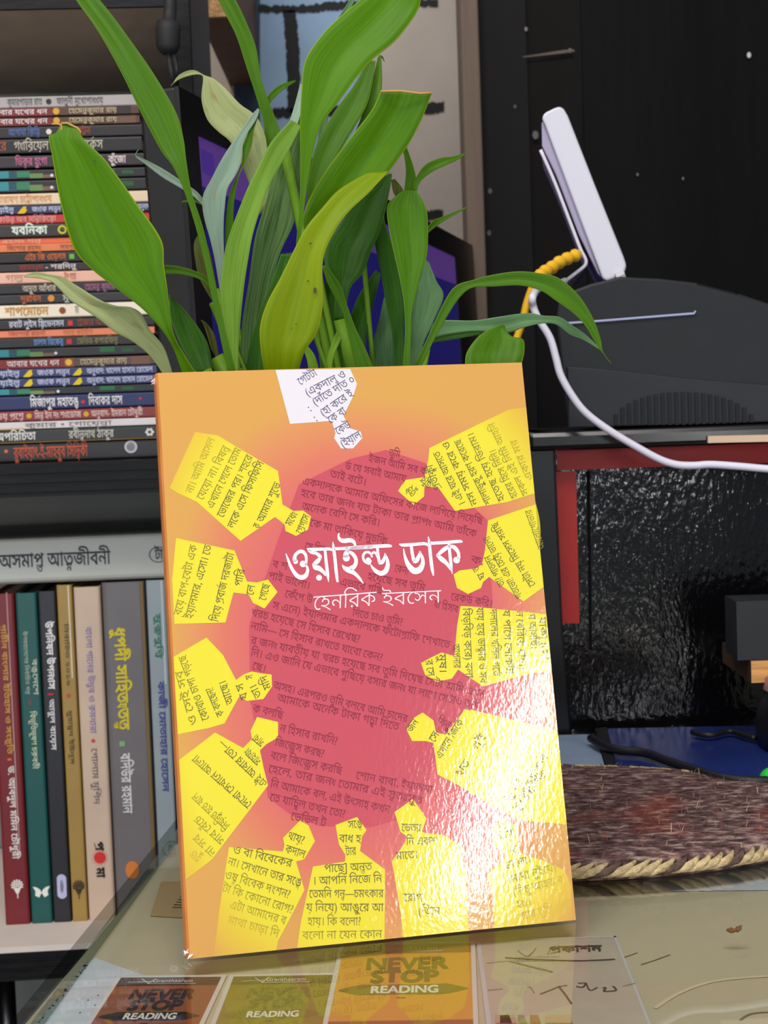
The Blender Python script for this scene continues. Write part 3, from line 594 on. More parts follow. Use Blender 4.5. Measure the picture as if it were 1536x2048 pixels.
stand(217, 304, 1172, (112, 106, 108), 'wide grey book with yellow lettering and an orange oval at its foot', [('t', 'ধ্রুপদী সাহিত্যতত্ত্ব', 1262, 1468, .24, .50, (220, 200, 40), .03), ('q', 1496, .32, (130, 176, 120)), ('t', 'বদিউর রহমান', 1515, 1636, .26, .48, (226, 222, 222), .015), ('d2', 1750, .42, (214, 126, 50))], [(1172, 1850, .90, .97, (126, 100, 50))])
stand(306, 346, 1171, (150, 162, 168), 'pale blue grey book partly hidden behind the standing front book', [('t', 'মুক্তবুদ্ধি', 1238, 1328, .40, .66, (50, 120, 96), .02), ('t', 'কাজী মোতাহার হোসেন', 1374, 1596, .38, .70, (70, 76, 140), .03)], [(1172, 1380, .76, .84, (196, 204, 212))])
for (u0, u1, vt, rgb, label, prints, bands) in ST:
    s0, s1 = sx2(u0) + .0002, sx2(u1) - .0002; out = []; w = s1 - s0
    for p in prints:
        if p[0] == 't': out.append(('t', p[1], zz(p[2]), zz(p[3]), p[4], p[5], p[6], p[7]))
        else:
            z = zz(p[1]); b = p[2]; c = p[3]; a = s0 + w * b
            if p[0] == 'd': out.append(('d', z, b, .0013, .0013, c, 10))
            elif p[0] == 'd2': out.append(('d', z, b, .0046, .0062, c, 20))
            elif p[0] == 'q': out.append(('p', [(a - .0018, z - .0018), (a + .0018, z - .0018), (a + .0018, z + .0018), (a - .0018, z + .0018)], c))
            elif p[0] == 'pill':
                out.append(('p', [(a + .0032 * math.cos(t), z + (.0052 if math.sin(t) > 0 else -.0052) + .0032 * math.sin(t)) for t in [k * math.pi / 10 + .01 for k in range(20)]], c))
                out.append(('p', [(a + .0012 * math.cos(t), z + .0045 * math.sin(t)) for t in [k * math.pi / 10 for k in range(20)]], (206, 206, 190)))
            elif p[0] == 'flower':
                for k in range(9):
                    t = math.radians(-20 + 27.5 * k); out.append(('p', [(a, z), (a + .0038 * math.cos(t - .17), z + .001 + .0038 * math.sin(t - .17)), (a + .0043 * math.cos(t), z + .001 + .0043 * math.sin(t)), (a + .0038 * math.cos(t + .17), z + .001 + .0038 * math.sin(t + .17))], c))
                out.append(('p', [(a - .0008, z - .0046), (a + .0008, z - .0046), (a + .0026, z - .0006), (a - .0026, z - .0006)], c)); out.append(('p', [(a - .0003, z - .0078), (a + .0004, z - .0078), (a + .0004, z - .0046), (a - .0003, z - .0046)], c))
            elif p[0] == 'butterfly':
                for q in (1, -1):
                    pl = [(0, -.0008), (.0018, -.0040), (.0044, -.0026), (.0040, .0004), (.0058, .0036), (.0030, .0030), (.0008, .0012)]
                    pl = [(a + q * x, z + y) for x, y in pl]; out.append(('p', pl if q > 0 else pl[::-1], c))
            elif p[0] == 'sun':
                out.append(('p', [(a + .0040 * math.cos(t), z + .0040 * math.sin(t)) for t in [k * math.pi / 12 for k in range(24)]], c))
                for k in range(18):
                    t = k * math.pi / 9; out.append(('p', [(a + .0046 * math.cos(t - .05), z + .0046 * math.sin(t - .05)), (a + .0060 * math.cos(t), z + .0060 * math.sin(t)), (a + .0046 * math.cos(t + .05), z + .0046 * math.sin(t + .05))], c))
                out.append(('t', 'থ', z + .002, z - .002, b - .10, b + .12, (240, 232, 228), .03))
    zt = zz(vt) - 0.0
    bn = [(zz(a1), zz(a0), b0, b1, c) for a0, a1, b0, b1, c in bands]
    shelf_book('book', label, s0, s1, zB, zt, 0.0, 0.15, rgb, 'books standing on the lower shelf', out, bn, upright=True)

# ------------------------------------------------------------------ the standing front book
def cvw(p): return CAM + c2w(Vector(p))
k_ = 1.0
BL = cvw((-0.0674045, 0.15582946, 0.52116878)); BR = cvw((0.0700254, 0.14935106, 0.54707347)); TL = cvw((-0.08461131, -0.05158321, 0.55665333))
BL.z = BR.z = TZ + 0.0006
ex = (BR - BL); BW = ex.length; ex.normalize(); ey = (TL - BL); ey -= ex * ey.dot(ex); BH = ey.length; ey.normalize(); en = ex.cross(ey)   # en points to the viewer
if en.y > 0: en = -en
BT = 0.011
def cov(u, v):                                                # cover coordinates of a pixel
    p = onplane(u, v, BL, en) - BL; return p.dot(ex), p.dot(ey)
def cp(x, y, l=0.0):                                          # cover point, lifted l towards the viewer
    x = min(max(x, 0.0), BW); y = min(max(y, 0.0), BH)
    return BL + ex * x + ey * y + en * l
def ramp_mat(name, stops, rough=0.5, bump=0.06):
    """glossy laminated print whose colour follows the distance from the middle of the cover"""
    m = bpy.data.materials.new(name); m.use_nodes = True; nt = m.node_tree; N = nt.nodes; L = nt.links; b = N['Principled BSDF']
    a = N.new('ShaderNodeAttribute'); a.attribute_name = 'UVMap'
    no = N.new('ShaderNodeTexNoise'); no.inputs['Scale'].default_value = 5; L.new(a.outputs['Vector'], no.inputs['Vector'])
    sep = N.new('ShaderNodeSeparateXYZ'); L.new(a.outputs['Vector'], sep.inputs[0])
    def mth(op, *i):
        n = N.new('ShaderNodeMath'); n.operation = op
        for k, x in enumerate(i):
            if isinstance(x, (int, float)): n.inputs[k].default_value = x
            else: L.new(x, n.inputs[k])
        return n.outputs[0]
    dx = mth('MULTIPLY', mth('SUBTRACT', sep.outputs[0], 0.53), 1.95); dy = mth('MULTIPLY', mth('SUBTRACT', sep.outputs[1], 0.47), 2.15)
    rr = mth('SQRT', mth('ADD', mth('POWER', mth('ABSOLUTE', dx), 2.4), mth('POWER', mth('ABSOLUTE', dy), 2.4)))
    rr = mth('MULTIPLY', mth('ADD', rr, mth('MULTIPLY', mth('SUBTRACT', no.outputs[0], 0.5), 0.10)), 0.75)
    cr = N.new('ShaderNodeValToRGB'); L.new(rr, cr.inputs[0]); e = cr.color_ramp.elements
    e[0].position, e[0].color = stops[0][0], lin(stops[0][1]); e[1].position, e[1].color = stops[-1][0], lin(stops[-1][1])
    for p, c in stops[1:-1]: q = e.new(p); q.color = lin(c)
    L.new(cr.outputs[0], b.inputs['Base Color']); b.inputs['Roughness'].default_value = rough; b.inputs['Specular IOR Level'].default_value = 0.0; b.inputs['Coat Weight'].default_value = 1.0; b.inputs['Coat Roughness'].default_value = 0.10
    tc = N.new('ShaderNodeTexCoord'); mp = N.new('ShaderNodeMapping'); L.new(tc.outputs['Object'], mp.inputs[0]); mp.inputs['Scale'].default_value = (1, 1, 0.55)
    nb = N.new('ShaderNodeTexNoise'); nb.inputs['Scale'].default_value = 700; nb.inputs['Detail'].default_value = 2; L.new(mp.outputs[0], nb.inputs['Vector'])
    bm = N.new('ShaderNodeBump'); bm.inputs['Strength'].default_value = bump; bm.inputs['Distance'].default_value = 0.001; L.new(nb.outputs[0], bm.inputs['Height']); L.new(bm.outputs[0], b.inputs['Coat Normal'])
    return m
def flat(name, c): return ramp_mat(name, [(0, c), (1, c)])
bgm = ramp_mat('cover_background', [(0.0, (200, 94, 100)), (0.42, (202, 98, 100)), (0.56, (206, 114, 94)), (0.69, (206, 138, 88)), (0.78, (204, 152, 80))])
redm = ramp_mat('cover_inner_red', [(0.0, (188, 78, 92)), (0.6, (190, 81, 92)), (0.75, (200, 92, 90))])
yelm = ramp_mat('cover_yellow', [(0.0, (222, 208, 56)), (0.78, (220, 206, 58)), (0.90, (214, 182, 62)), (1.0, (206, 158, 74))])
whm = flat('cover_white', (216, 210, 216)); titm = flat('cover_title', (236, 226, 234))
inkc = ramp_mat('cover_grey_ink', [(0.0, (84, 80, 68)), (0.66, (98, 93, 56)), (0.80, (160, 146, 52)), (0.92, (206, 176, 62))])
inkr = flat('cover_red_ink', (134, 50, 66)); inkw = flat('cover_violet_ink', (88, 82, 110))
spm = mat('cover_spine', (200, 122, 62), 0.35, 0.5, 0.12, 80)
pb = thing('paperback_book', 'orange, yellow and red paperback with white title standing upright at the front of the table', 'book', (BL + BR) / 2)
mb = MB(); CT = 0.0004
def cuv(): mb.uv = [((Vector(p) - BL).dot(ex) / BW, (Vector(p) - BL).dot(ey) / BH) for p in mb.v]
# cover sheet: front, rounded spine, back
nx, ny = 24, 1
bulge = lambda y: 0.0022 * math.exp(-((y / BH - 0.70) / 0.045) ** 2)
rows = [i / 40 * BH for i in range(41)]
for i in range(40):
    y0, y1 = rows[i], rows[i + 1]
    f0, f1 = BL + ex * BW + ey * y0, BL + ex * BW + ey * y1
    mb.face([BL + ey * y0, f0, f1, BL + ey * y1], bgm)
prof = []                                                     # spine outline from front to back
for k in range(7):
    t = k / 6 * math.pi; prof.append((-0.0016 * math.sin(t), -BT * (1 - math.cos(t)) / 2))
for k in range(6):
    (x0, n0), (x1, n1) = prof[k], prof[k + 1]
    q = lambda x, n, y: BL + ex * x + ey * y + en * n
    mb.face([q(x0, n0, 0), q(x0, n0, BH), q(x1, n1, BH), q(x1, n1, 0)], spm)
q = lambda x, n, y: BL + ex * x + ey * y + en * n
mb.face([q(0, -BT, 0), q(0, -BT, BH), q(BW, -BT, BH), q(BW, -BT, 0)], spm)
mb.face([q(0, -BT + CT, 0), q(BW, -BT + CT, 0), q(BW, -BT + CT, BH), q(0, -BT + CT, BH)], whm)
mb.face([q(0, -CT, 0), q(0, -CT, BH), q(BW, -CT, BH), q(BW, -CT, 0)], whm)
for n0, n1 in ((0, -CT), (-BT + CT, -BT)):
    mb.face([q(BW, n0, 0), q(BW, n1, 0), q(BW, n1, BH), q(BW, n0, BH)], whm); mb.face([q(0, n0, BH), q(BW, n0, BH), q(BW, n1, BH), q(0, n1, BH)], whm); mb.face([q(0, n0, 0), q(0, n1, 0), q(BW, n1, 0), q(BW, n0, 0)], whm)
def poly(px, m, l):
    pts = [cp(*cov(u, v), l) for u, v in px]; mb.face(pts, m)
l1, l2, l3, l4 = 0.00004, 0.00008, 0.00012, 0.00016
poly([(598, 968), (700, 918), (772, 900), (850, 926), (975, 1040), (985, 1200), (965, 1400), (885, 1480), (832, 1630), (740, 1655), (640, 1652), (585, 1632), (536, 1596), (520, 1500), (500, 1400), (498, 1250), (556, 1080)], redm, l1)
FIG = {
 'w': [[(551, 740), (580, 848), (663, 842), (671, 866), (668, 876), (682, 897), (706, 897), (725, 876), (721, 863), (701, 857), (687, 832), (707, 791), (714, 768), (700, 738)]],
 'y': [
 [(390, 864), (436, 871), (470, 892), (556, 942), (565, 1009), (587, 1022), (606, 1021), (622, 1033), (616, 1059), (592, 1072), (571, 1062), (569, 1049), (550, 1034), (481, 1082), (394, 1004), (355, 986), (339, 976), (360, 930)],
 [(352, 1076), (389, 1084), (469, 1101), (494, 1163), (514, 1165), (536, 1159), (555, 1184), (529, 1217), (506, 1206), (497, 1189), (467, 1185), (451, 1245), (349, 1248), (344, 1160)],
 [(340, 1318), (413, 1275), (446, 1310), (472, 1360), (487, 1349), (503, 1343), (524, 1347), (543, 1349), (544, 1373), (527, 1398), (493, 1402), (480, 1391), (474, 1401), (449, 1447), (418, 1456), (340, 1472)],
 [(345, 1530), (430, 1465), (486, 1496), (504, 1478), (501, 1462), (514, 1434), (556, 1444), (556, 1475), (533, 1488), (520, 1501), (527, 1535), (536, 1571), (496, 1624), (423, 1720), (379, 1754), (360, 1768)],
 [(458, 1694), (566, 1703), (569, 1689), (566, 1676), (600, 1641), (617, 1651), (630, 1682), (608, 1719), (592, 1723), (609, 1780), (580, 1837), (556, 1882), (548, 1925), (426, 1930), (439, 1817)],
 [(626, 1733), (690, 1723), (691, 1710), (678, 1689), (671, 1650), (714, 1634), (733, 1660), (724, 1673), (720, 1702), (770, 1739), (769, 1890), (592, 1910), (602, 1843)],
 [(784, 1723), (810, 1684), (813, 1672), (801, 1664), (789, 1624), (826, 1598), (853, 1637), (844, 1663), (851, 1666), (888, 1670), (918, 1690), (932, 1750), (938, 1885), (808, 1895), (802, 1830)],
 [(983, 1660), (995, 1646), (1020, 1642), (1038, 1660), (1035, 1684), (1040, 1702), (1046, 1709), (1086, 1721), (1128, 1740), (1142, 1772), (1144, 1860), (990, 1875), (986, 1788), (974, 1750), (987, 1737), (1007, 1721), (1010, 1708), (992, 1694)],
 [(931, 1417), (1067, 1449), (1140, 1470), (1170, 1652), (1132, 1649), (1038, 1640), (982, 1609), (905, 1564), (875, 1549), (867, 1486), (851, 1482), (824, 1482), (813, 1459), (824, 1438), (845, 1425), (867, 1441), (872, 1465), (891, 1469)],
 [(921, 1212), (943, 1213), (1110, 1230), (1120, 1337), (1060, 1347), (966, 1373), (916, 1339), (904, 1357), (873, 1364), (850, 1349), (842, 1326), (862, 1315), (883, 1305), (909, 1312), (914, 1253)],
 [(976, 1041), (1065, 1011), (1090, 1004), (1110, 1160), (1087, 1174), (1047, 1203), (978, 1154), (966, 1164), (962, 1176), (936, 1188), (914, 1176), (907, 1149), (919, 1141), (951, 1137), (964, 1129), (970, 1099)],
 [(859, 896), (1018, 819), (1070, 812), (1090, 984), (1065, 988), (1015, 1004), (910, 1022), (877, 976), (849, 972), (848, 993), (827, 1010), (796, 982), (810, 960), (831, 957), (849, 954), (856, 922)]]}
def clip(px):                                                  # keep the print on the cover
    P = [cov(u, v) for u, v in px]
    for ax, lim, sg in ((0, 0.0, 1), (0, BW, -1), (1, 0.0, 1), (1, BH, -1)):
        out = []
        for i in range(len(P)):
            a, b = P[i], P[(i + 1) % len(P)]; da, db = (a[ax] - lim) * sg, (b[ax] - lim) * sg
            if da >= 0: out.append(a)
            if (da >= 0) != (db >= 0): t = da / (da - db); out.append((a[0] + (b[0] - a[0]) * t, a[1] + (b[1] - a[1]) * t))
        P = out
    return P
for px in FIG['w']: mb.face([cp(x, y, l2) for x, y in clip(px)], whm)
for px in FIG['y']: mb.face([cp(x, y, l2) for x, y in clip(px)], yelm)
def ct(s, u0, v0, u1, v1, h, m, off=0.0):
    p0, p1 = cov(u0, v0), cov(u1, v1); A, B = BL + ex * p0[0] + ey * p0[1], BL + ex * p1[0] + ey * p1[1]
    dd = (B - A).normalized(); upv = en.cross(dd)
    text_line(mb, s, A, B, h / F * 0.545, m, upv, off, en * l3)
CENTER = [('তুমি', 778, 905, 800, 909), ('ইজন আমি সব ব', 737, 916, 850, 943), ('র্ড যে সবাই আমায়', 690, 931, 812, 958), ('তাই বটে।', 660, 947, 733, 965), ('একদালকে আমার অফিসের কাজে লাগিয়ে দিয়েছি', 605, 962, 965, 1042),
 ('হবে তার জন্য যত টাকা তার প্রাপ্য আমি তাঁকে', 602, 985, 953, 1068), ('অনেক বেশি সে করি।', 604, 1012, 760, 1046), ('কে মা তাকিয়ে মুচকি', 620, 1045, 774, 1083), ('সে চিন', 610, 1092, 650, 1100), ('ব শ', 545, 1128, 575, 1133), ('কেন?', 790, 1136, 818, 1143), ('ক.', 942, 1118, 968, 1124),
 ('পাই ভালো।', 537, 1150, 620, 1172), ('এভাবে গুছি', 680, 1163, 765, 1182), ('হয়েছে সব তুমি', 735, 1152, 850, 1176), ('কেঁপে উ', 570, 1187, 625, 1200), ('রেকর্ড করি।', 902, 1193, 985, 1208), ('স এনে) ইয়ালমার একদালকে ফটোগ্রাফি শেখাতে', 545, 1210, 900, 1290), ('দিতে চাও তুমি?', 705, 1225, 805, 1245), ('যা হিসাব', 868, 1208, 916, 1219),
 ('খরচ হয়েছে সে হিসাব রেখেছ?', 502, 1224, 720, 1279), ('নামি— সে হিসাব রাখতে যাবো কেন?', 502, 1251, 765, 1316), ('র জন্য যাবতীয় যা খরচ হয়েছে সব তুমি দিয়েছ সেটা আমি এখন', 502, 1280, 970, 1389), ('নি। এও জানি যে এভাবে গুছিয়ে বসার জন্য যা লাগে সেটাও তুমি', 502, 1304, 957, 1412), ('ছে।', 505, 1331, 532, 1338),
 ('অসহ। এরপরও তুমি বলবে আমি চাদের', 547, 1370, 815, 1438), ('আমাকে অনেক টাকা গচ্ছা দিতে', 555, 1395, 798, 1454), ('কিন্তু', 876, 1441, 900, 1452), ('ক বলছি', 506, 1416, 566, 1431), ('ন হিসাব রাখনি?', 560, 1456, 675, 1483), ('জিজ্ঞেস করছ?', 550, 1484, 648, 1508), ('বলে জিজ্ঞেস করছি', 541, 1510, 684, 1542), ('শোন বাবা, ইয়ালমা', 712, 1550, 865, 1580), ('হেলে, তার জন্য তোমার এই স্বতঃস্ফূর্ত', 537, 1537, 845, 1602), ('নি আমাকে বল, এই উৎসাহ কখন', 541, 1567, 780, 1620), ('তে যাচ্ছিল তখন তো?', 540, 1594, 690, 1629), ('ভেভিল ট', 582, 1632, 652, 1646)]
for s, a, b, c, d_ in CENTER: ct(s, a, b, c, d_, 15.5, inkr)
WT = [('গেটটা', 597, 765, 632, 744), ('(একদাল ও', 611, 787, 690, 747), ('(দাঁতে দাঁত ০', 626, 806, 708, 757), ('(হা করে ই', 642, 828, 704, 785), ('কে বা', 657, 842, 690, 820), ('কেউ', 672, 864, 699, 848), ('(ইয়াল', 682, 890, 721, 868), (':', 616, 818, 620, 815), (':', 628, 838, 632, 835)]
for s, a, b, c, d_ in WT: ct(s, a, b, c, d_, 16, inkw)
YT = [('না। আমি আসল', 378, 985, 424, 876), ('যেয়ো না। বিষন্ন', 399, 998, 453, 893), ('এখানে গেলে তোম', 419, 1015, 477, 897), ('ভোজের পর। শহরে', 440, 1033, 500, 911), ('লকে এসে ফিসফিসি', 461, 1055, 522, 923), ('ক', 512, 1056, 516, 1048), ('আমার শুভে', 520, 1043, 556, 966), ('মধ্যে', 576, 1050, 590, 1025), ('গ্রেগাস', 598, 1066, 614, 1030),
 ('বয়ে বাপ-বেটা এক', 355, 1230, 388, 1090), ('ইয়ালমার, এসো। তে', 377, 1237, 417, 1090), ('দিয়ে প্রবার্জ দরজাটা', 429, 1243, 462, 1106), ('পারি', 476, 1172, 483, 1138), ('লে', 500, 1190, 503, 1170), ('গেছে', 525, 1200, 533, 1168),
 ('ও সেই সব', 388, 1450, 357, 1342), ('কোথাও চাপা পড়ছে', 412, 1440, 364, 1312), ('ক বলছেন?', 442, 1432, 418, 1376), ('আছে।', 461, 1408, 444, 1362), ('তা।', 518, 1395, 505, 1370), ('মদি', 536, 1378, 526, 1352), ('য স', 490, 1398, 478, 1368), ('স', 500, 1358, 498, 1350),
 ('সাবা', 526, 1488, 508, 1473), ('সাহায্য', 519, 1526, 492, 1500), ('এই আবার তো—', 531, 1570, 440, 1484), ('দেখো সেখানে আলো', 500, 1612, 388, 1514), ('নিয়ন্ত্রিত হতে বলে', 456, 1655, 388, 1590), ('সাব বেঁচে', 446, 1684, 392, 1635), ('না সব', 428, 1708, 390, 1672), ('হুত', 400, 1720, 384, 1704),
 ('ও বা বিবেকের', 466, 1699, 584, 1727), ('না। সেখানে তার সঙ্গে', 456, 1722, 603, 1766), ('ওষ্ঠ বিবেক দংশন?', 450, 1749, 580, 1790), ('টা কি কোনো রোগ?', 445, 1775, 586, 1820), ('এটা আমাদের ব', 460, 1809, 572, 1842), ('মাথা চাড়া দি', 456, 1839, 558, 1868), ('থায়?', 576, 1670, 608, 1682), ('কদাল', 571, 1697, 610, 1710),
 ('পাছে] অন্তত', 648, 1737, 744, 1733), ('। আপনি নিজে নি', 625, 1762, 764, 1757), ('তেমনি গন্ধ—চমৎকার', 618, 1788, 767, 1787), ('য় নিয়ে) আঙ্গুরে আ', 612, 1815, 767, 1815), ('হায়। কি বলো?', 615, 1843, 722, 1843), ('বলো না যেন কোন', 604, 1871, 764, 1868), ('সঙ্গে', 696, 1650, 724, 1647), ('বাধ হ', 678, 1677, 722, 1678), ('টার', 691, 1704, 712, 1702),
 ('ভেতর', 803, 1655, 842, 1656), ('নি একশ', 812, 1683, 874, 1682), ('মাতে।', 792, 1712, 836, 1709), ('রোগ', 806, 1795, 846, 1795), ('(জিন', 836, 1822, 880, 1822),
 ('ওটো', 996, 1652, 1022, 1648), ('দিকে', 995, 1678, 1028, 1664), ('(ভূ', 1019, 1702, 1036, 1697), ('ভালো।', 1009, 1733, 1062, 1718), ('(মাথা নুইয়ে)', 1016, 1760, 1112, 1734), ('(নিচু আহত ব', 1026, 1786, 1126, 1758), ('হ্যা।', 1033, 1810, 1062, 1802), ('আর তুমি এথা', 1039, 1834, 1140, 1808),
 ('এখানে জিকে', 876, 1515, 922, 1440), ('সে', 863, 1482, 873, 1465), ('জন', 817, 1462, 832, 1440), ('হাত', 916, 1550, 935, 1522), ('হুণুদমোপনর', 1044, 1595, 1090, 1510), ('হু। পতিত', 1030, 1620, 1090, 1545), ('ড়ু না', 1012, 1600, 1040, 1560), ('গুই', 950, 1500, 966, 1470),
 ('বিড়বিড় করে) বলা', 932, 1216, 938, 1356), ('যায় হয়ে ডাক্তার ও সব', 959, 1215, 966, 1366), ('দলালের খলিল গর্তে', 986, 1218, 993, 1352), ('য পাগে লোকটা', 1012, 1220, 1019, 1348), ('ন বেরিয়ে যায়।)', 1038, 1222, 1045, 1340), ('ঘ আসছি।', 1063, 1228, 1068, 1298), ('যাক) (সো', 1084, 1234, 1090, 1320), ('আপনার', 911, 1288, 914, 1336), ('মুষ।', 884, 1308, 886, 1346), ('র সে', 857, 1320, 862, 1352),
 ('সেটা নয় মিসেস সরছি', 1066, 1172, 988, 1046), ('গতভো! এর চেয়ে ভালো', 1040, 1196, 972, 1074), ('আলোগোভার', 1084, 1098, 1056, 1020), ('তা? পাতলুন', 1005, 1172, 974, 1112), ('ঘ', 966, 1158, 960, 1146), ('ত', 955, 1142, 950, 1134),
 ('। এই ঘরে আসতে', 926, 1010, 872, 904), ('নস সময় করে ও', 950, 1010, 890, 884), ('শালাড়ুকু হরণ করেছে', 978, 1008, 914, 880), ('হতেছ হয়ে ডিরাম।', 1004, 1002, 940, 866), ('হরের হিসে নিনি।', 1030, 996, 984, 900), ('সকল এই নির্মি আহনি', 1052, 990, 982, 846), ('একার মর', 1060, 960, 1026, 880), ('প্রতীক্ষী', 876, 980, 858, 930), ('তাঁর', 862, 972, 844, 956), ('তুই', 829, 990, 818, 974)]
for s, a, b, c, d_ in YT: ct(s, a, b, c, d_, 15.5, inkc)
# hand lettered title, brush strokes traced in cover space
KO = (565, 1060, 8.533)
def K(X, Y): return cov(KO[0] + X / KO[2], KO[1] + Y / KO[2])
def brush(pts):
    P = [Vector((*K(x, y), w / KO[2] / F * 0.56)) for x, y, w in pts]; P = crom(P, 6); a = []; b = []
    for i, p in enumerate(P):
        t = P[min(i + 1, len(P) - 1)] - P[max(i - 1, 0)]; n = Vector((-t.y, t.x)).normalized() * max(p.z, .00005) / 2
        a.append((p.x + n.x, p.y + n.y)); b.append((p.x - n.x, p.y - n.y))
    for i in range(len(P) - 1): mb.face([cp(*b[i], l4), cp(*b[i + 1], l4), cp(*a[i + 1], l4), cp(*a[i], l4)], titm)
def dot(x, y, r):
    c = K(x, y); r_ = r / KO[2] / F * 0.56; mb.face([cp(c[0] + r_ * math.cos(t), c[1] + r_ * math.sin(t), l4) for t in [k * math.pi / 9 for k in range(18)]], titm)
for st in [
 [(55,400,10),(85,480,35),(130,600,50),(190,710,60),(260,790,75),(330,810,85),(395,780,75),(425,710,55),(425,650,45),(400,600,35),(395,560,35)], [(220,540,80),(205,490,65),(225,420,55),(290,370,60),(350,375,60),(395,430,50),(405,500,45),(400,560,45),(395,610,40)],
 [(410,318,10),(470,334,58),(640,330,54),(800,326,52),(850,352,30)], [(440,345,40),(500,385,52),(580,402,55),(635,448,62),(655,482,40)], [(652,468,34),(600,530,76),(535,590,60)], [(520,572,34),(560,635,84),(620,655,84),(690,710,60),(745,775,44)], [(725,350,46),(745,550,54),(770,760,52),(787,890,8)],
 [(857,200,8),(870,300,48),(895,500,56),(920,750,54),(940,892,36)], [(880,322,52),(1200,310,56),(1540,290,60)], [(965,50,15),(955,110,40),(985,168,62),(1050,187,76),(1150,177,76),(1215,205,58),(1245,285,32)],
 [(1130,345,50),(1088,405,90),(1080,470,90)], [(1095,355,40),(1190,405,62),(1245,480,64),(1252,560,64),(1220,625,76),(1160,665,96)], [(1015,592,10),(1060,650,64),(1130,685,96),(1230,742,64),(1320,835,46),(1378,918,12)]]: brush(st)
dot(350, 580, 56); dot(222, 540, 42); dot(623, 815, 50); dot(1088, 480, 60)
KO = (690, 1060, 6.4)
for st in [
 [(0,236,46),(300,216,46),(560,204,42),(590,222,6)], [(300,434,26),(250,402,32),(230,340,32),(255,292,34),(300,286,32),(332,312,28),(346,352,22)], [(295,442,24),(322,420,22),(332,385,20)], [(338,322,20),(362,288,30),(394,300,30),(416,352,24)],
 [(414,230,36),(424,330,38),(440,415,40)], [(428,424,34),(476,412,50),(506,350,34),(512,306,18)], [(508,296,12),(538,370,34),(546,450,54),(518,528,64),(460,556,62),(400,530,52),(352,482,32),(325,438,10)],
 [(690,180,8),(740,194,42),(880,186,42),(1020,176,40),(1064,204,24)], [(748,238,14),(764,330,32),(800,430,58),(860,508,78),(910,526,82),(960,500,76),(994,430,54),(988,350,38),(952,268,12)], [(848,206,40),(860,300,42),(880,395,46)], [(870,404,40),(912,396,54),(946,332,46),(966,276,22)],
 [(1065,82,6),(1078,170,38),(1095,350,44),(1115,500,42),(1132,588,14)], [(1080,172,42),(1300,160,42),(1470,146,40),(1502,162,6)], [(1330,180,36),(1340,300,40),(1355,430,40),(1371,562,8)], [(1345,204,42),(1260,256,54),(1176,332,34)], [(1176,322,32),(1236,374,64),(1300,430,48),(1360,515,28)], [(1335,206,38),(1400,226,54),(1448,290,44),(1456,370,40)]]: brush(st)
dot(297, 386, 34); dot(1427, 386, 44)
def tb(s, bl, br, tl, m, off, ylo=0.0, yhi=0.62):
    A = [BL + ex * x + ey * y for x, y in (cov(*bl), cov(*br), cov(*tl))]; text_box(mb, s, A[0], A[1], A[2], m, off, en * l4, ylo, yhi)
tb('হেনরিক', (626, 1221), (752, 1211), (627, 1193), titm, -0.012); tb('ইবসেন', (764, 1211), (882, 1205), (764, 1186), titm, -0.012)
cuv(); mb.build('cover', pb)
mb = MB(); pgm = mat('page_block', (226, 210, 178), 0.8, 0.2, 0.12, 900, stretch=(1, 1, 1))
mb.hexa([q(.001, -CT - .0001, .001), q(BW - .0006, -CT - .0001, .001), q(BW - .0006, -BT + CT + .0001, .001), q(.001, -BT + CT + .0001, .001)], [q(.001, -CT - .0001, BH - .001), q(BW - .0006, -CT - .0001, BH - .001), q(BW - .0006, -BT + CT + .0001, BH - .001), q(.001, -BT + CT + .0001, BH - .001)], pgm)
pb_pages = mb.build('pages', pb)
mb = MB()                                                      # the curling edge of the back board
E_ = []
for i in range(13):
    y = BH * (0.62 + 0.16 * i / 12); a = 0.0024 * math.sin(i / 12 * math.pi) ** 1.5; E_.append((y, a))
for i in range(12):
    (y0, a0), (y1, a1) = E_[i], E_[i + 1]
    mb.face([q(BW - .002, -.0035, y0), q(BW + a0, -.0045, y0), q(BW + a1, -.0045, y1), q(BW - .002, -.0035, y1)], yelm)
mb.uv = [(0.5, 0.5)] * len(mb.v); o = mb.build('bent_flap', pb); sd = o.modifiers.new('s', 'SOLIDIFY'); sd.thickness = 0.0004
tornm = mat('torn_paper', (236, 230, 224), 0.8)
for (x, y) in ((-0.0006, 0.0006), (-0.0008, BH - 0.003)):
    mb = MB(); rr = random.Random(int(y * 1e4)); 
    for k in range(6):
        c = q(x + rr.uniform(-.0016, .0006), -.002 + rr.uniform(-.001, .002), max(0.0004, y + rr.uniform(-.0008, .0022))); d1 = Vector((rr.uniform(-1, 1), rr.uniform(-1, 1), rr.uniform(0, 1))).normalized() * .0014; d2 = d1.orthogonal().normalized() * .0007
        if c.z - .0015 < TZ: c.z = TZ + .0017
        mb.hexa([c - d1 - d2, c + d1 - d2, c + d2 * .5], [c - d1 - d2 + en * .0003, c + d1 - d2 + en * .0003, c + d2 * .5 + en * .0003], tornm)
    mb.build('torn_corner', pb)

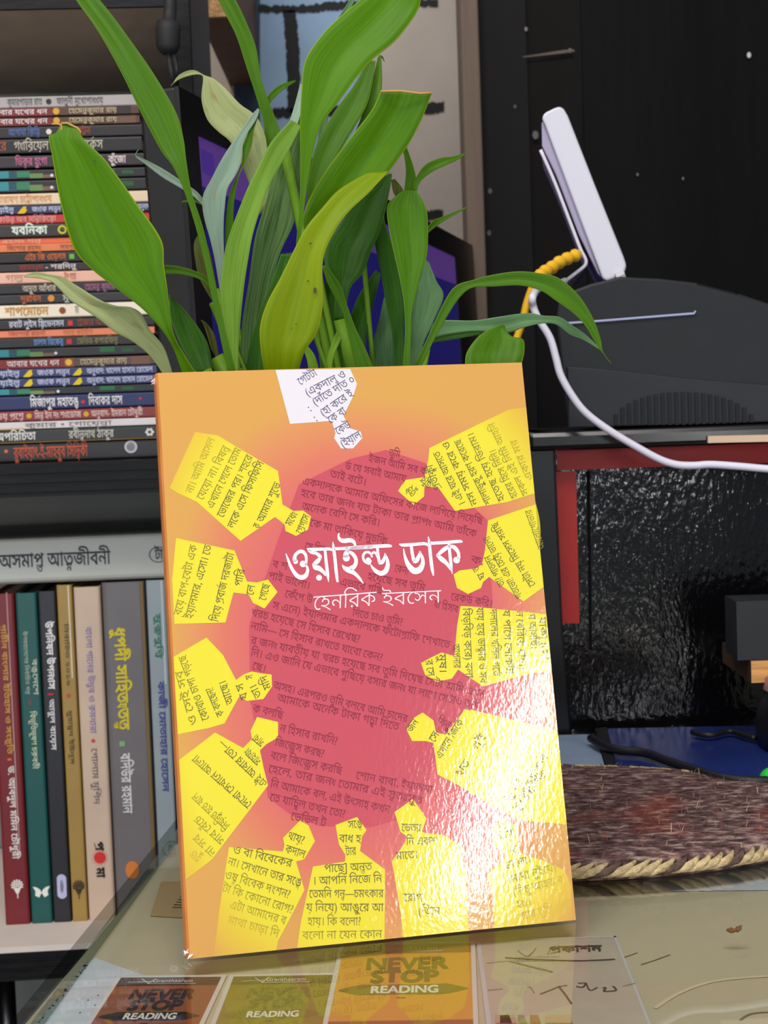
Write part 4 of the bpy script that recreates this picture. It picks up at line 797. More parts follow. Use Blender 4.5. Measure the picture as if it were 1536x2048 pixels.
# ------------------------------------------------------------------ monitor behind the plant
N0 = W(357, 172, 0.74); F0 = W(945, 488, 1.467)
mdir = (F0 - N0); mdir.z = 0; ML = mdir.length; mdir.normalize()
mn = Vector((mdir.y, -mdir.x, 0)).normalized()                # screen faces right
mt_ = math.radians(2.0)
mup = (Vector((0, 0, 1)) * math.cos(mt_) - mn * math.sin(mt_)).normalized(); mnn = mdir.cross(mup).normalized()
if mnn.dot(mn) < 0: mnn = -mnn
MTOP = N0.z; MBOT = TZ + 0.024; MH = (MTOP - MBOT) / math.cos(mt_)
def mp_(s, h, d=0.0): return N0 + mdir * s - mup * h + mnn * d    # along, down from the top, out of the screen
mo = thing('monitor', 'black wide monitor with a purple and blue screen half hidden behind the plant', 'monitor', (N0.x + 0.08, 1.08, TZ))
bez = mat('black_bezel', (14, 13, 16), 0.35, 0.4); case = mat('charcoal_case', (22, 21, 23), 0.5, 0.35, 0.1, 60)
def ms(u, v): p = onplane(u, v, N0, mnn) - N0; return p.dot(mdir), -p.dot(mup)
s1, _ = ms(401, 330); _, h1 = ms(405, 274); s2, _ = ms(914, 560)
MD = 0.021
mb = MB(); A = [mp_(0, 0, 0), mp_(ML, 0, 0), mp_(ML, MH, 0), mp_(0, MH, 0)]; B_ = [p - mnn * MD for p in A]
mb.hexa(B_, [p - mnn * 0.002 for p in A], case); mb.build('housing', mo, bevel=0.0015)
mb = MB()
for a, b, c, d in ((0, ML, 0, h1), (0, ML, MH - 0.02, MH), (0, s1, h1, MH - 0.02), (s2, ML, h1, MH - 0.02)):
    mb.box(mp_(a, d, -0.0022), mdir * (b - a), mup * (d - c), mnn * 0.0022, bez)
mb.build('bezel', mo)
def scr(name, rgb, e):
    return mat(name, rgb, 0.25, 0.3, emit=e)
purple = scr('screen_purple', (84, 54, 126), 0.55); violet = scr('screen_violet', (70, 44, 132), 0.5); blue = scr('screen_blue', (30, 26, 98), 0.55)
mb = MB(); _, hb = ms(397, 368)
def srect(a, b, c, d, m, l): mb.face([mp_(a, d, l), mp_(b, d, l), mp_(b, c, l), mp_(a, c, l)], m)
srect(s1, s2, h1, MH - 0.02, blue, -0.0012); srect(s1, s2, h1, hb, purple, -0.0010)
srect(s1 + .004, s1 + .022, h1 + .006, h1 + .018, violet, -0.0008); srect(s1 + .03, s2 - .02, hb - .03, hb - .028, violet, -.0008)
sp1, hp1 = ms(803, 700); sp0, _ = ms(790, 720); srect(sp0, sp1, hp1 - .01, MH - .03, purple, -0.0010)
mb.build('screen', mo)
mb = MB(); c = mp_(ML / 2, MH * 0.7, -MD - 0.015); mb.box(Vector((c.x, c.y, TZ + 0.006)) - mdir * .03, mdir * .06, -mn * .02, Vector((0, 0, .24)), case); mb.build('stand_neck', mo)
mb = MB(); c2 = Vector((c.x, c.y, TZ + .0005)); mb.box(c2 - mdir * .11 - mn * .05, mdir * .22, mn * .13, Vector((0, 0, .006)), case); mb.build('stand_base', mo, bevel=.001)

# ---- cable hanging in front of the bookcase post
dk = mat('grey_black_rubber', (40, 39, 41), 0.6, 0.3); YC = 0.93
mb = MB()
def lathe(mb_, prof, m, n=14): mb_.tube([p for p, r in prof], [r for p, r in prof], m, n)
k = YC / F
lathe(mb, [(W(341, -60, YC), 13 * k), (W(340, 20, YC), 13 * k), (W(339, 42, YC), 13 * k), (W(338, 46, YC), 24 * k), (W(336, 60, YC), 25 * k), (W(336, 92, YC), 24 * k), (W(337, 100, YC), 20 * k), (W(337, 108, YC), 14 * k)], dk)
mb.tube(crom([W(337, 106, YC), W(340, 130, YC), W(344, 150, YC), W(347, 172, YC + .005), W(352, 230, YC + .02), W(366, 420, YC + .02), W(378, 600, YC + .02), W(388, 760, YC + .02)]), 5 * k, dk, 8)
mb.tube(crom([W(345, 104, YC), W(352, 128, YC), W(354, 150, YC), W(356, 200, YC + .02), W(368, 430, YC + .02), W(382, 650, YC + .02)]), 3.5 * k, dk, 8)
tag(mb.build('power_cable', smooth=True), 'dark cable with a thick cylindrical plug hanging before the bookcase post', 'cable')

# ------------------------------------------------------------------ jute mat
jm = bpy.data.materials.new('jute'); jm.use_nodes = True; nt = jm.node_tree; NN = nt.nodes; LL = nt.links; b = NN['Principled BSDF']; b.inputs['Roughness'].default_value = 0.95; b.inputs['Specular IOR Level'].default_value = 0.1
tc = NN.new('ShaderNodeTexCoord'); mp = NN.new('ShaderNodeMapping'); LL.new(tc.outputs['Object'], mp.inputs[0]); mp.inputs['Scale'].default_value = (0.55, 1, 1)
n1 = NN.new('ShaderNodeTexNoise'); n1.inputs['Scale'].default_value = 330; n1.inputs['Detail'].default_value = 5; LL.new(mp.outputs[0], n1.inputs['Vector'])
n2 = NN.new('ShaderNodeTexNoise'); n2.inputs['Scale'].default_value = 26; n2.inputs['Detail'].default_value = 3; LL.new(tc.outputs['Object'], n2.inputs['Vector'])
r1 = NN.new('ShaderNodeValToRGB'); LL.new(n1.outputs[0], r1.inputs[0]); e = r1.color_ramp.elements
e[0].position, e[0].color = 0.30, lin((46, 36, 38)); e[1].position, e[1].color = 0.74, lin((178, 156, 146)); q_ = e.new(0.52); q_.color = lin((104, 78, 76))
r2 = NN.new('ShaderNodeValToRGB'); LL.new(n2.outputs[0], r2.inputs[0]); e = r2.color_ramp.elements; e[0].position, e[0].color = 0.56, (0, 0, 0, 1); e[1].position, e[1].color = 0.72, (1, 1, 1, 1)
mx = NN.new('ShaderNodeMix'); mx.data_type = 'RGBA'; mx.blend_type = 'MIX'; LL.new(r1.outputs[0], mx.inputs[6]); mx.inputs[7].default_value = lin((150, 62, 44))
mu = NN.new('ShaderNodeMath'); mu.operation = 'MULTIPLY'; LL.new(r2.outputs[0], mu.inputs[0]); mu.inputs[1].default_value = 0.4; LL.new(mu.outputs[0], mx.inputs[0]); LL.new(mx.outputs[2], b.inputs['Base Color'])
bpn = NN.new('ShaderNodeBump'); bpn.inputs['Strength'].default_value = 1.0; bpn.inputs['Distance'].default_value = 0.002; LL.new(n1.outputs[0], bpn.inputs['Height']); LL.new(bpn.outputs[0], b.inputs['Normal'])
MC = Vector((0.060, 0.669, TZ)); RX, RY, MTH = 0.138, 0.087, 0.0075; mrot = math.radians(-7)
def mat_pt(t, f=1.0, z=0.0):
    x, y = RX * f * math.cos(t), RY * f * math.sin(t); return MC + Vector((x * math.cos(mrot) - y * math.sin(mrot), x * math.sin(mrot) + y * math.cos(mrot), z))
jt = thing('jute_mat', 'oval reddish brown jute mat with a braided straw rim on the glass at the right', 'mat', MC)
mb = MB(); n = 96; rr = random.Random(11); rings = [(1.0, 0.0004), (1.0, MTH * .6), (0.965, MTH), (0.85, MTH + .0006), (0.6, MTH + .0004), (0.3, MTH + .0006), (0.02, MTH)]
vs = []
for f, z in rings: vs += [mat_pt(2 * math.pi * i / n, f * .985, z + (rr.uniform(-.0003, .0003) if 0.2 < f < .97 else 0)) for i in range(n)]
fs = [(j * n + i, j * n + (i + 1) % n, (j + 1) * n + (i + 1) % n, (j + 1) * n + i) for j in range(len(rings) - 1) for i in range(n)]
fs += [tuple((len(rings) - 1) * n + i for i in range(n)), tuple(range(n))[::-1]]
mb.mesh(vs, fs, jm); mb.build('pad', jt, smooth=True)
mb = MB(); straw = mat('straw', (186, 164, 124), 0.85, 0.2, 0.35, 300, 0.6, 700); dark_straw = mat('dark_straw', (92, 74, 66), 0.85, 0.2, 0.35, 300, 0.6, 700)
K_ = 150
for k in range(K_):                                            # twisted strands round the rim
    t0 = 2 * math.pi * k / K_; pts = []
    for j in range(5):
        a = j / 4; t = t0 + a * 2.6 * 2 * math.pi / K_; pts.append(mat_pt(t, 0.975 + 0.028 * math.sin(a * math.pi), 0.0016 + a * (MTH - .002)))
    mb.tube(pts, [.0008, .0016, .0018, .0014, .0007], dark_straw if k % 5 == 2 else straw, 6)
mb.build('braided_rim', jt, smooth=True)
fz = MB()                                                     # loose fibres standing off the surface
for k in range(1500):
    t = rr.uniform(0, 2 * math.pi); f = math.sqrt(rr.uniform(0, 1)) * .97; p = mat_pt(t, f, MTH + .0002); dd = Vector((rr.uniform(-1, 1), rr.uniform(-.6, .6), rr.uniform(.1, .7))).normalized(); L_ = rr.uniform(.002, .0055)
    s = Vector((0, 0, .00011)); e2 = p + dd * L_; mm = p + dd * L_ * .5 + Vector((0, 0, L_ * .15)); w_ = dd.cross(Vector((0, 0, 1))).normalized() * .00013
    m_ = (straw, mat('fibre_brown', (140, 104, 96), 0.9), mat('fibre_red', (150, 66, 50), 0.9), mat('fibre_dark', (70, 52, 50), 0.9))[rr.choice((0, 1, 1, 1, 2, 3, 3))]
    fz.face([p - w_, p + w_, mm + w_, mm - w_], m_); fz.face([mm - w_, mm + w_, e2], m_)
o = fz.build('fibres', jt); o['kind'] = 'stuff'

# ------------------------------------------------------------------ plant in its pot, standing on the mat
PC = Vector((-0.006, 0.640, TZ + MTH + 0.001))
pl = thing('potted_plant', 'lush green lucky bamboo plant rising behind the standing book', 'plant', PC)
mb = MB(); pr = [(.036, 0), (.040, .004), (.047, .085), (.050, .088), (.050, .098), (.0445, .098), (.043, .086), (.0425, .08)]; n = 40
vs = [PC + Vector((r * math.cos(2 * math.pi * i / n), r * math.sin(2 * math.pi * i / n), z)) for r, z in pr for i in range(n)]
fs = [(j * n + i, j * n + (i + 1) % n, (j + 1) * n + (i + 1) % n, (j + 1) * n + i) for j in range(len(pr) - 1) for i in range(n)] + [tuple(range(n))[::-1]]
mb.mesh(vs, fs, mat('terracotta_glaze', (136, 84, 58), 0.45, 0.4, 0.15, 40)); mb.build('pot', pl, smooth=True)
mb = MB(); mb.disc(PC + Vector((0, 0, .088)), (.0432, 0, 0), (0, .0432, 0), mat('potting_soil', (58, 44, 34), 0.95, 0.1, 0.4, 200, 0.8, 400), 40); mb.build('soil', pl)
def leafmat(name, c, dark, edge, rough=0.42, tr=0.25, blot=None):
    m = bpy.data.materials.new(name); m.use_nodes = True; nt = m.node_tree; N = nt.nodes; L = nt.links; b = N['Principled BSDF']
    uv = N.new('ShaderNodeUVMap'); sp = N.new('ShaderNodeSeparateXYZ'); L.new(uv.outputs[0], sp.inputs[0])
    mp = N.new('ShaderNodeMapping'); mp.inputs['Scale'].default_value = (9, 0.9, 1); L.new(uv.outputs[0], mp.inputs[0])
    no = N.new('ShaderNodeTexNoise'); no.inputs['Scale'].default_value = 1.6; no.inputs['Detail'].default_value = 4; L.new(mp.outputs[0], no.inputs['Vector'])
    r = N.new('ShaderNodeValToRGB'); L.new(no.outputs[0], r.inputs[0]); e = r.color_ramp.elements; e[0].position, e[0].color = 0.32, lin(dark); e[1].position, e[1].color = 0.62, lin(c)
    ab = N.new('ShaderNodeMath'); ab.operation = 'SUBTRACT'; L.new(sp.outputs[0], ab.inputs[0]); ab.inputs[1].default_value = 0.5
    a2 = N.new('ShaderNodeMath'); a2.operation = 'ABSOLUTE'; L.new(ab.outputs[0], a2.inputs[0])
    er = N.new('ShaderNodeValToRGB'); L.new(a2.outputs[0], er.inputs[0]); q = er.color_ramp.elements; q[0].position, q[0].color = 0.475, (0, 0, 0, 1); q[1].position, q[1].color = 0.497, (1, 1, 1, 1)
    mx = N.new('ShaderNodeMix'); mx.data_type = 'RGBA'; L.new(er.outputs[0], mx.inputs[0]); L.new(r.outputs[0], mx.inputs[6]); mx.inputs[7].default_value = lin(edge)
    col = mx.outputs[2]
    if blot:
        nb = N.new('ShaderNodeTexNoise'); nb.inputs['Scale'].default_value = 3.2; L.new(uv.outputs[0], nb.inputs['Vector']); br = N.new('ShaderNodeValToRGB'); L.new(nb.outputs[0], br.inputs[0])
        br.color_ramp.elements[0].position = 0.56; br.color_ramp.elements[0].color = (0, 0, 0, 1); br.color_ramp.elements[1].position = 0.74; br.color_ramp.elements[1].color = (.7, .7, .7, 1)
        m2 = N.new('ShaderNodeMix'); m2.data_type = 'RGBA'; L.new(br.outputs[0], m2.inputs[0]); L.new(col, m2.inputs[6]); m2.inputs[7].default_value = lin(blot); col = m2.outputs[2]
    L.new(col, b.inputs['Base Color']); b.inputs['Roughness'].default_value = rough; b.inputs['Specular IOR Level'].default_value = 0.16
    wv = N.new('ShaderNodeTexNoise'); wv.inputs['Scale'].default_value = 5; wv.inputs['Detail'].default_value = 1; m3 = N.new('ShaderNodeMapping'); m3.inputs['Scale'].default_value = (11, 0.25, 1); L.new(uv.outputs[0], m3.inputs[0]); L.new(m3.outputs[0], wv.inputs['Vector'])
    bp_ = N.new('ShaderNodeBump'); bp_.inputs['Strength'].default_value = 0.15; bp_.inputs['Distance'].default_value = 0.0012; L.new(wv.outputs[0], bp_.inputs['Height']); L.new(bp_.outputs[0], b.inputs['Normal'])
    t = N.new('ShaderNodeBsdfTranslucent'); L.new(col, t.inputs[0]); ms_ = N.new('ShaderNodeMixShader'); ms_.inputs[0].default_value = tr
    L.new(b.outputs[0], ms_.inputs[1]); L.new(t.outputs[0], ms_.inputs[2]); L.new(ms_.outputs[0], N['Material Output'].inputs[0]); return m
LB = leafmat('leaf_bright', (84, 132, 1), (72, 120, 1), (140, 166, 36)); LM = leafmat('leaf_mid', (76, 122, 8), (60, 104, 5), (116, 148, 40)); LD = leafmat('leaf_dark', (56, 104, 22), (40, 82, 16), (84, 124, 50))
LY = leafmat('leaf_yellow_green', (132, 152, 4), (116, 142, 4), (160, 170, 44)); LP = leafmat('leaf_pale_back', (178, 186, 130), (158, 170, 112), (172, 182, 122), 0.5, 0.3, (150, 116, 60)); LG = leafmat('leaf_grey_green', (106, 146, 96), (86, 126, 80), (120, 156, 110), 0.45)
LS = leafmat('leaf_striped', (110, 140, 80), (54, 94, 40), (100, 136, 70), 0.4); LT = leafmat('leaf_stalk', (132, 176, 48), (112, 160, 38), (140, 180, 60), 0.4); LF = leafmat('leaf_light', (122, 160, 54), (98, 142, 36), (140, 172, 80)); LO = leafmat('leaf_olive', (96, 104, 44), (74, 84, 30), (120, 120, 60), 0.5, .25, (120, 90, 50)); LBL = leafmat('leaf_blue_pale', (150, 176, 156), (132, 160, 138), (160, 180, 150), 0.42, 0.25, (160, 140, 90))
mouth = PC + Vector((0, 0, .086))
def leaf(ST, m, d0, d1, cup=0.12, stalk=True, label=None, dm=None, bend=0.0, name='leaf'):
    """ST: left and right edge pixels from base to tip; d0, d1 distance at base and tip, dm halfway"""
    n = len(ST); Lp = []; Rp = []
    for i, (a, b, c, d) in enumerate(ST):
        t = i / (n - 1); dep = d0 + (d1 - d0) * t
        if dm is not None: dep += (dm - (d0 + d1) / 2) * 4 * t * (1 - t)
        Lp.append(W(a, b, dep - bend)); Rp.append(W(c, d, dep + bend))
    Lp = crom(Lp, 5); Rp = crom(Rp, 5); K = 8; mb = MB(); vs = []; uv = []
    ln = len(Lp)
    for i in range(ln):
        w = (Rp[i] - Lp[i]).length; mid = (Lp[i] + Rp[i]) / 2; view = (mid - CAM).normalized()
        for j in range(K + 1):
            u = j / K; off = (4 * u * (1 - u)) * cup * w; vs.append(Lp[i].lerp(Rp[i], u) + view * off + view * (0.02 * w * math.cos(u * 2 * math.pi * 2))); uv.append((u, i / (ln - 1) * 2))
    fs = [(i * (K + 1) + j, i * (K + 1) + j + 1, (i + 1) * (K + 1) + j + 1, (i + 1) * (K + 1) + j) for i in range(ln - 1) for j in range(K)]
    mb.mesh(vs, fs, m)
    if stalk:
        b0 = (Lp[0] + Rp[0]) / 2; dirn = (b0 - (Lp[3] + Rp[3]) / 2).normalized(); aim = mouth + Vector((random.uniform(-.018, .018), random.uniform(-.018, .018), 0)); low = max(a_[1] for a_ in ST[:1])
        r0 = min((Rp[0] - Lp[0]).length / 2, .0035); pts = [b0.lerp(aim, k / 8) for k in range(9)]; k0 = len(mb.v)
        mb.tube(pts, [r0 * (1 - .25 * i / (len(pts) - 1)) for i in range(len(pts))], LT, 8); uv += [(0.5, 0.3)] * (len(mb.v) - k0)
    mb.uv = uv; o = mb.build(name, pl, smooth=True); s = o.modifiers.new('thick', 'SOLIDIFY'); s.thickness = 0.00035; s.offset = 0
    if label: o['label'] = label
    return o
# far leaves first
leaf([(738, 745, 795, 745), (745, 690, 790, 690), (758, 640, 782, 648), (768, 595, 776, 598)], LG, .655, .67)
leaf([(690, 700, 730, 720), (700, 640, 735, 655), (718, 590, 748, 605), (752, 540, 762, 548)], LD, .65, .67)
leaf([(640, 745, 690, 745), (640, 690, 690, 700), (645, 620, 695, 640), (652, 560, 687, 585), (668, 540, 676, 548)], LD, .645, .655)
leaf([(480, 735, 520, 735), (484, 650, 532, 620), (498, 560, 557, 515), (509, 480, 587, 448), (528, 415, 596, 395), (544, 360, 604, 350), (570, 293, 612, 290), (598, 235, 618, 225)], LS, .636, .650, label='striped grey green leaf')
leaf([(612, 450, 624, 450), (616, 360, 650, 360), (635, 285, 692, 282), (670, 222, 730, 218), (708, 170, 744, 172), (735, 122, 751, 122)], LM, .645, .665)
leaf([(606, 440, 614, 440), (628, 330, 640, 330), (646, 200, 662, 200), (660, 110, 682, 100), (670, 50, 690, 42), (676, 36, 696, 26), (690, 15, 708, 4), (704, -8, 716, -12)], LG, .668, .67)
leaf([(702, 285, 712, 285), (734, 205, 756, 208), (747, 155, 764, 168), (757, 112, 763, 114), (768, 122, 769, 123)], LM, .66, .67)
leaf([(560, 300, 578, 296), (580, 240, 600, 232), (592, 200, 604, 198), (600, 168, 604, 168)], LBL, .64, .65)
leaf([(528, 205, 536, 212), (540, 186, 548, 196), (560, 170, 568, 178), (590, 160, 592, 163)], LM, .66, .67, stalk=False)
leaf([(815, 745, 832, 745), (820, 690, 846, 690), (824, 640, 868, 640), (830, 590, 887, 592), (842, 555, 873, 562), (852, 520, 858, 525)], LG, .650, .665, label='pale grey green leaf')
leaf([(788, 745, 806, 745), (785, 675, 808, 675), (772, 610, 808, 620), (762, 545, 797, 552), (750, 487, 783, 487), (752, 440, 770, 445), (765, 415, 769, 417)], LD, .640, .655)
leaf([(668, 640, 690, 640), (668, 562, 700, 578), (650, 528, 726, 545), (652, 490, 742, 503), (676, 455, 757, 470), (708, 405, 771, 420), (745, 380, 780, 375), (776, 348, 784, 348)], LD, .630, .645, label='broad dark green leaf')
leaf([(392, 745, 424, 743), (362, 691, 423, 720), (342, 640, 414, 684), (338, 604, 392, 648), (339, 594, 362, 612), (338, 590, 345, 596)], LD, .640, .650)
leaf([(424, 700, 440, 730), (408, 650, 430, 672), (402, 640, 412, 645)], LO, .650, .655)
leaf([(421, 596, 438, 612), (398, 554, 432, 566), (389, 510, 420, 505), (388, 488, 410, 482), (394, 472, 402, 474)], LO, .650, .655, label='olive brown leaf')
leaf([(426, 590, 432, 572), (415, 571, 415, 556), (395, 557, 395, 544), (362, 549, 362, 534), (330, 549, 329, 531), (318, 552, 317, 545)], LM, .640, .640)
leaf([(405, 412, 408, 400), (388, 394, 392, 382), (364, 378, 361, 361), (325, 355, 328, 339), (290, 328, 296, 322), (271, 313, 272, 310), (277, 299, 278, 299)], LBL, .645, .64, stalk=False)
leaf([(362, 405, 364, 402), (385, 404, 388, 398), (404, 410, 412, 400)], LM, .645, .645, stalk=False)
leaf([(446, 620, 452, 615), (450, 540, 462, 530), (450, 470, 466, 470), (455, 410, 468, 405), (463, 378, 477, 355), (484, 330, 491, 322), (484, 300, 503, 290), (498, 262, 508, 258), (515, 230, 518, 228)], LM, .640, .645)
leaf([(445, 640, 450, 640), (441, 593, 449, 585), (431, 528, 448, 512), (421, 482, 447, 463), (407, 430, 449, 420), (406, 392, 455, 378), (422, 359, 472, 349), (447, 312, 484, 320), (472, 275, 488, 280), (502, 232, 512, 240), (516, 216, 519, 220)], LBL, .635, .645, label='pale bluish green leaf')
leaf([(520, 430, 548, 400), (490, 345, 536, 310), (463, 287, 530, 270), (436, 263, 512, 232), (414, 238, 480, 208), (403, 199, 450, 176), (406, 160, 428, 158), (403, 150, 412, 152), (386, 150, 386, 140), (360, 158, 358, 150), (341, 171, 343, 172)], LP, .650, .665, label='pale curled leaf underside', stalk=False)
leaf([(560, 440, 592, 430), (545, 350, 575, 340), (533, 287, 562, 280), (526, 241, 556, 250), (513, 195, 532, 189), (494, 137, 521, 150), (474, 75, 512, 95), (455, 36, 495, 50), (437, 0, 471, 0), (420, -40, 440, -45)], LM, .655, .665, stalk=False)
leaf([(452, 745, 476, 745), (450, 680, 478, 680), (441, 590, 486, 590), (446, 528, 496, 520), (456, 478, 507, 463), (489, 391, 526, 405), (512, 342, 546, 358), (541, 286, 582, 293), (582, 240, 602, 252)], LF, .615, .630, label='light green leaf lit from the front')
leaf([(492, 745, 535, 745), (499, 692, 545, 690), (518, 627, 565, 620), (545, 555, 588, 560), (562, 508, 586, 505)], LD, .625, .63)
leaf([(618, 750, 640, 750), (614, 720, 630, 712), (604, 690, 612, 686), (600, 660, 606, 658)], LT, .62, .625)
leaf([(648, 750, 662, 750), (656, 710, 668, 710), (668, 675, 682, 680), (684, 645, 692, 652)], LT, .625, .63)
leaf([(716, 750, 752, 750), (704, 702, 730, 695), (691, 643, 711, 656), (678, 610, 692, 604), (656, 568, 680, 568), (644, 532, 650, 530)], LM, .615, .62)
leaf([(588, 560, 596, 560), (593, 480, 601, 480), (600, 400, 611, 395), (601, 330, 623, 318), (600, 250, 641, 252), (603, 185, 676, 205), (610, 122, 713, 155), (645, 68, 746, 118), (690, 25, 792, 80), (735, -12, 833, 25), (775, -45, 842, -10), (812, -72, 836, -64)], LB, .605, .615, label='broad bright leaf reaching the top', dm=.598)
leaf([(609, 462, 640, 455), (606, 436, 670, 422), (618, 400, 722, 388), (645, 352, 762, 361), (675, 309, 798, 316), (710, 264, 824, 277), (743, 221, 848, 228), (761, 183, 863, 187)], LB, .612, .60, label='bright leaf with a cut tip', stalk=False)
leaf([(530, 750, 596, 750), (522, 702, 608, 706), (520, 653, 634, 665), (535, 604, 645, 615), (561, 555, 645, 570), (590, 496, 646, 520), (613, 454, 661, 478), (645, 415, 693, 428), (680, 378, 737, 386), (735, 346, 778, 342)], LY, .600, .606, label='yellow green twisted leaf with dark specks', dm=.592)
leaf([(804, 750, 819, 750), (810, 670, 822, 670), (808, 610, 825, 620), (800, 562, 837, 568), (790, 515, 852, 518), (779, 464, 856, 475), (774, 415, 854, 425), (790, 393, 844, 398), (808, 380, 832, 381)], LM, .605, .615, label='spoon shaped green leaf')
leaf([(808, 384, 833, 384), (812, 340, 830, 345), (806, 297, 813, 293)], LM, .618, .62, stalk=False)
leaf([(792, 394, 796, 392), (786, 382, 806, 380), (782, 360, 790, 358)], LO, .619, .622, stalk=False)
leaf([(828, 378, 834, 385), (830, 360, 840, 364), (850, 330, 862, 345), (880, 316, 890, 331), (905, 313, 912, 321), (930, 306, 932, 308)], LM, .615, .625, stalk=False)
leaf([(852, 470, 856, 455), (870, 455, 868, 440), (888, 442, 886, 433), (935, 415, 935, 413)], LM, .625, .63, stalk=False)
leaf([(822, 745, 838, 745), (853, 680, 868, 680), (884, 612, 899, 625), (910, 573, 922, 592), (946, 560, 946, 575), (984, 550, 988, 573), (1034, 543, 1041, 571), (1077, 546, 1083, 582), (1117, 556, 1110, 600), (1156, 589, 1145, 625), (1185, 634, 1168, 648), (1201, 677, 1187, 678), (1206, 703, 1203, 703), (1223, 727, 1222, 728)], LM, .61, .60, label='long green leaf arching to the right')
leaf([(855, 690, 850, 705), (862, 655, 862, 684), (880, 641, 880, 672), (946, 641, 950, 662), (995, 634, 1012, 666), (1054, 626, 1047, 655), (1086, 631, 1083, 647), (1119, 634, 1112, 649), (1145, 651, 1140, 669), (1171, 669, 1165, 679), (1202, 698, 1200, 700)], LG, .63, .61, label='drooping leaf with a grey sheen')
leaf([(860, 676, 862, 686), (910, 660, 914, 678), (965, 660, 965, 668)], LD, .634, .634, stalk=False)
leaf([(930, 775, 1030, 775), (930, 730, 1044, 725), (934, 704, 1049, 700), (953, 677, 1046, 679), (976, 660, 1026, 674), (996, 652, 1012, 662), (1006, 650, 1010, 654)], LM, .600, .610, label='round leaf at the corner of the book')
leaf([(327, 750, 346, 750), (300, 712, 328, 695), (265, 683, 300, 660), (229, 664, 284, 629), (200, 640, 262, 615), (165, 617, 232, 612), (138, 599, 200, 600), (120, 579, 155, 572), (104, 564, 125, 554), (86, 558, 102, 549), (70, 556, 73, 544), (48, 554, 50, 550)], LP, .600, .590, label='pale drooping leaf with a dried tip', dm=.588)
leaf([(457, 750, 474, 750), (437, 658, 450, 655), (411, 534, 423, 530), (392, 456, 406, 455), (370, 387, 384, 387), (347, 335, 373, 325), (321, 299, 367, 278), (282, 225, 352, 225), (240, 140, 309, 150), (194, 59, 264, 85), (154, 3, 212, 15), (128, -40, 172, -30), (118, -70, 132, -68)], LM, .600, .62, label='long green leaf leaning up to the left', dm=.600)
leaf([(366, 750, 394, 750), (350, 705, 366, 705), (336, 678, 353, 683), (317, 652, 344, 655), (285, 618, 338, 608), (240, 582, 334, 572), (185, 540, 328, 530), (152, 505, 326, 490), (135, 462, 309, 456), (123, 415, 276, 411), (113, 365, 242, 362), (104, 310, 206, 315), (98, 274, 176, 288), (112, 266, 162, 270), (122, 247, 152, 254)], LB, .592, .585, label='large bright leaf with a torn tip at the left', dm=.580)
def proj(p):
    q = p - CAM; x, y, z = (Vector((fx_c.x * q.x + fy_c.x * q.y + up_c.x * q.z, fx_c.y * q.x + fy_c.y * q.y + up_c.y * q.z, fx_c.z * q.x + fy_c.z * q.y + up_c.z * q.z))); return x / z * F + 768, y / z * F + 1024
bpy.context.view_layer.update()
spm_ = mat('dark_leaf_speck', (64, 44, 18), 0.7)
def speck(lf, u, v, r, h=1.0):
    best = min((lf.matrix_world @ x.co if False else PC + x.co for x in lf.data.vertices), key=lambda p: (proj(p)[0] - u) ** 2 + (proj(p)[1] - v) ** 2)
    y = best.y - .0012; c = W(u, v, y); k = y / F; mb = MB(); mb.disc(c, (r * k, 0, 0), (0, 0, r * h * k), spm_, 9); mb.build('speck', lf)
YL = [o for o in pl.children if o.get('label', '').startswith('yellow green twisted')][0]; AL = [o for o in pl.children if o.get('label', '').startswith('large bright')][0]
for u, v, r, h in ((621, 487, 2, 1), (616, 562, 1.8, 1), (630, 581, 3.2, 2), (592, 648, 1.6, .7), (583, 657, 1.4, .7)): speck(YL, u, v, r, h)
speck(AL, 189, 322, 1.8)
JL = [o for o in pl.children if o.get('label', '').startswith('bright leaf with a cut')][0]
def dried(px, y, lf=AL, r=.00045):
    mb = MB(); mb.tube([W(u, v, y) for u, v in px], r, mat('dried_leaf_edge', (176, 138, 72), 0.8), 6); mb.build('dried_edge', lf, smooth=True)
dried([(98, 274), (106, 273), (114, 269), (121, 262), (124, 256), (122, 250), (116, 248), (104, 248)], .5845); dried([(122, 247), (134, 246), (146, 252), (155, 256), (161, 263), (159, 271)], .5848); dried([(761, 183), (800, 182), (840, 187), (864, 186)], .5995, JL)

# ------------------------------------------------------------------ black cabinet on the table
YK = 0.862
vin = bpy.data.materials.new('crinkled_black_vinyl'); vin.use_nodes = True; nt = vin.node_tree; NN = nt.nodes; LL = nt.links; b = NN['Principled BSDF']; b.inputs['Base Color'].default_value = lin((8, 8, 10)); b.inputs['Roughness'].default_value = 0.13; b.inputs['Specular IOR Level'].default_value = 0.45
tc = NN.new('ShaderNodeTexCoord'); mp = NN.new('ShaderNodeMapping'); LL.new(tc.outputs['Object'], mp.inputs[0]); mp.inputs['Scale'].default_value = (1, 1, 0.5)
vo = NN.new('ShaderNodeTexNoise'); vo.inputs['Scale'].default_value = 330; vo.inputs['Detail'].default_value = 2; LL.new(mp.outputs[0], vo.inputs['Vector'])
vo2 = NN.new('ShaderNodeTexNoise'); vo2.inputs['Scale'].default_value = 22; vo2.inputs['Detail'].default_value = 2; LL.new(mp.outputs[0], vo2.inputs['Vector'])
ad = NN.new('ShaderNodeMath'); ad.operation = 'MULTIPLY_ADD'; LL.new(vo2.outputs[0], ad.inputs[0]); ad.inputs[1].default_value = 2.0; LL.new(vo.outputs[0], ad.inputs[2])
bq = NN.new('ShaderNodeBump'); bq.inputs['Strength'].default_value = 0.26; bq.inputs['Distance'].default_value = 0.0022; LL.new(ad.outputs[0], bq.inputs['Height']); LL.new(bq.outputs[0], b.inputs['Normal'])
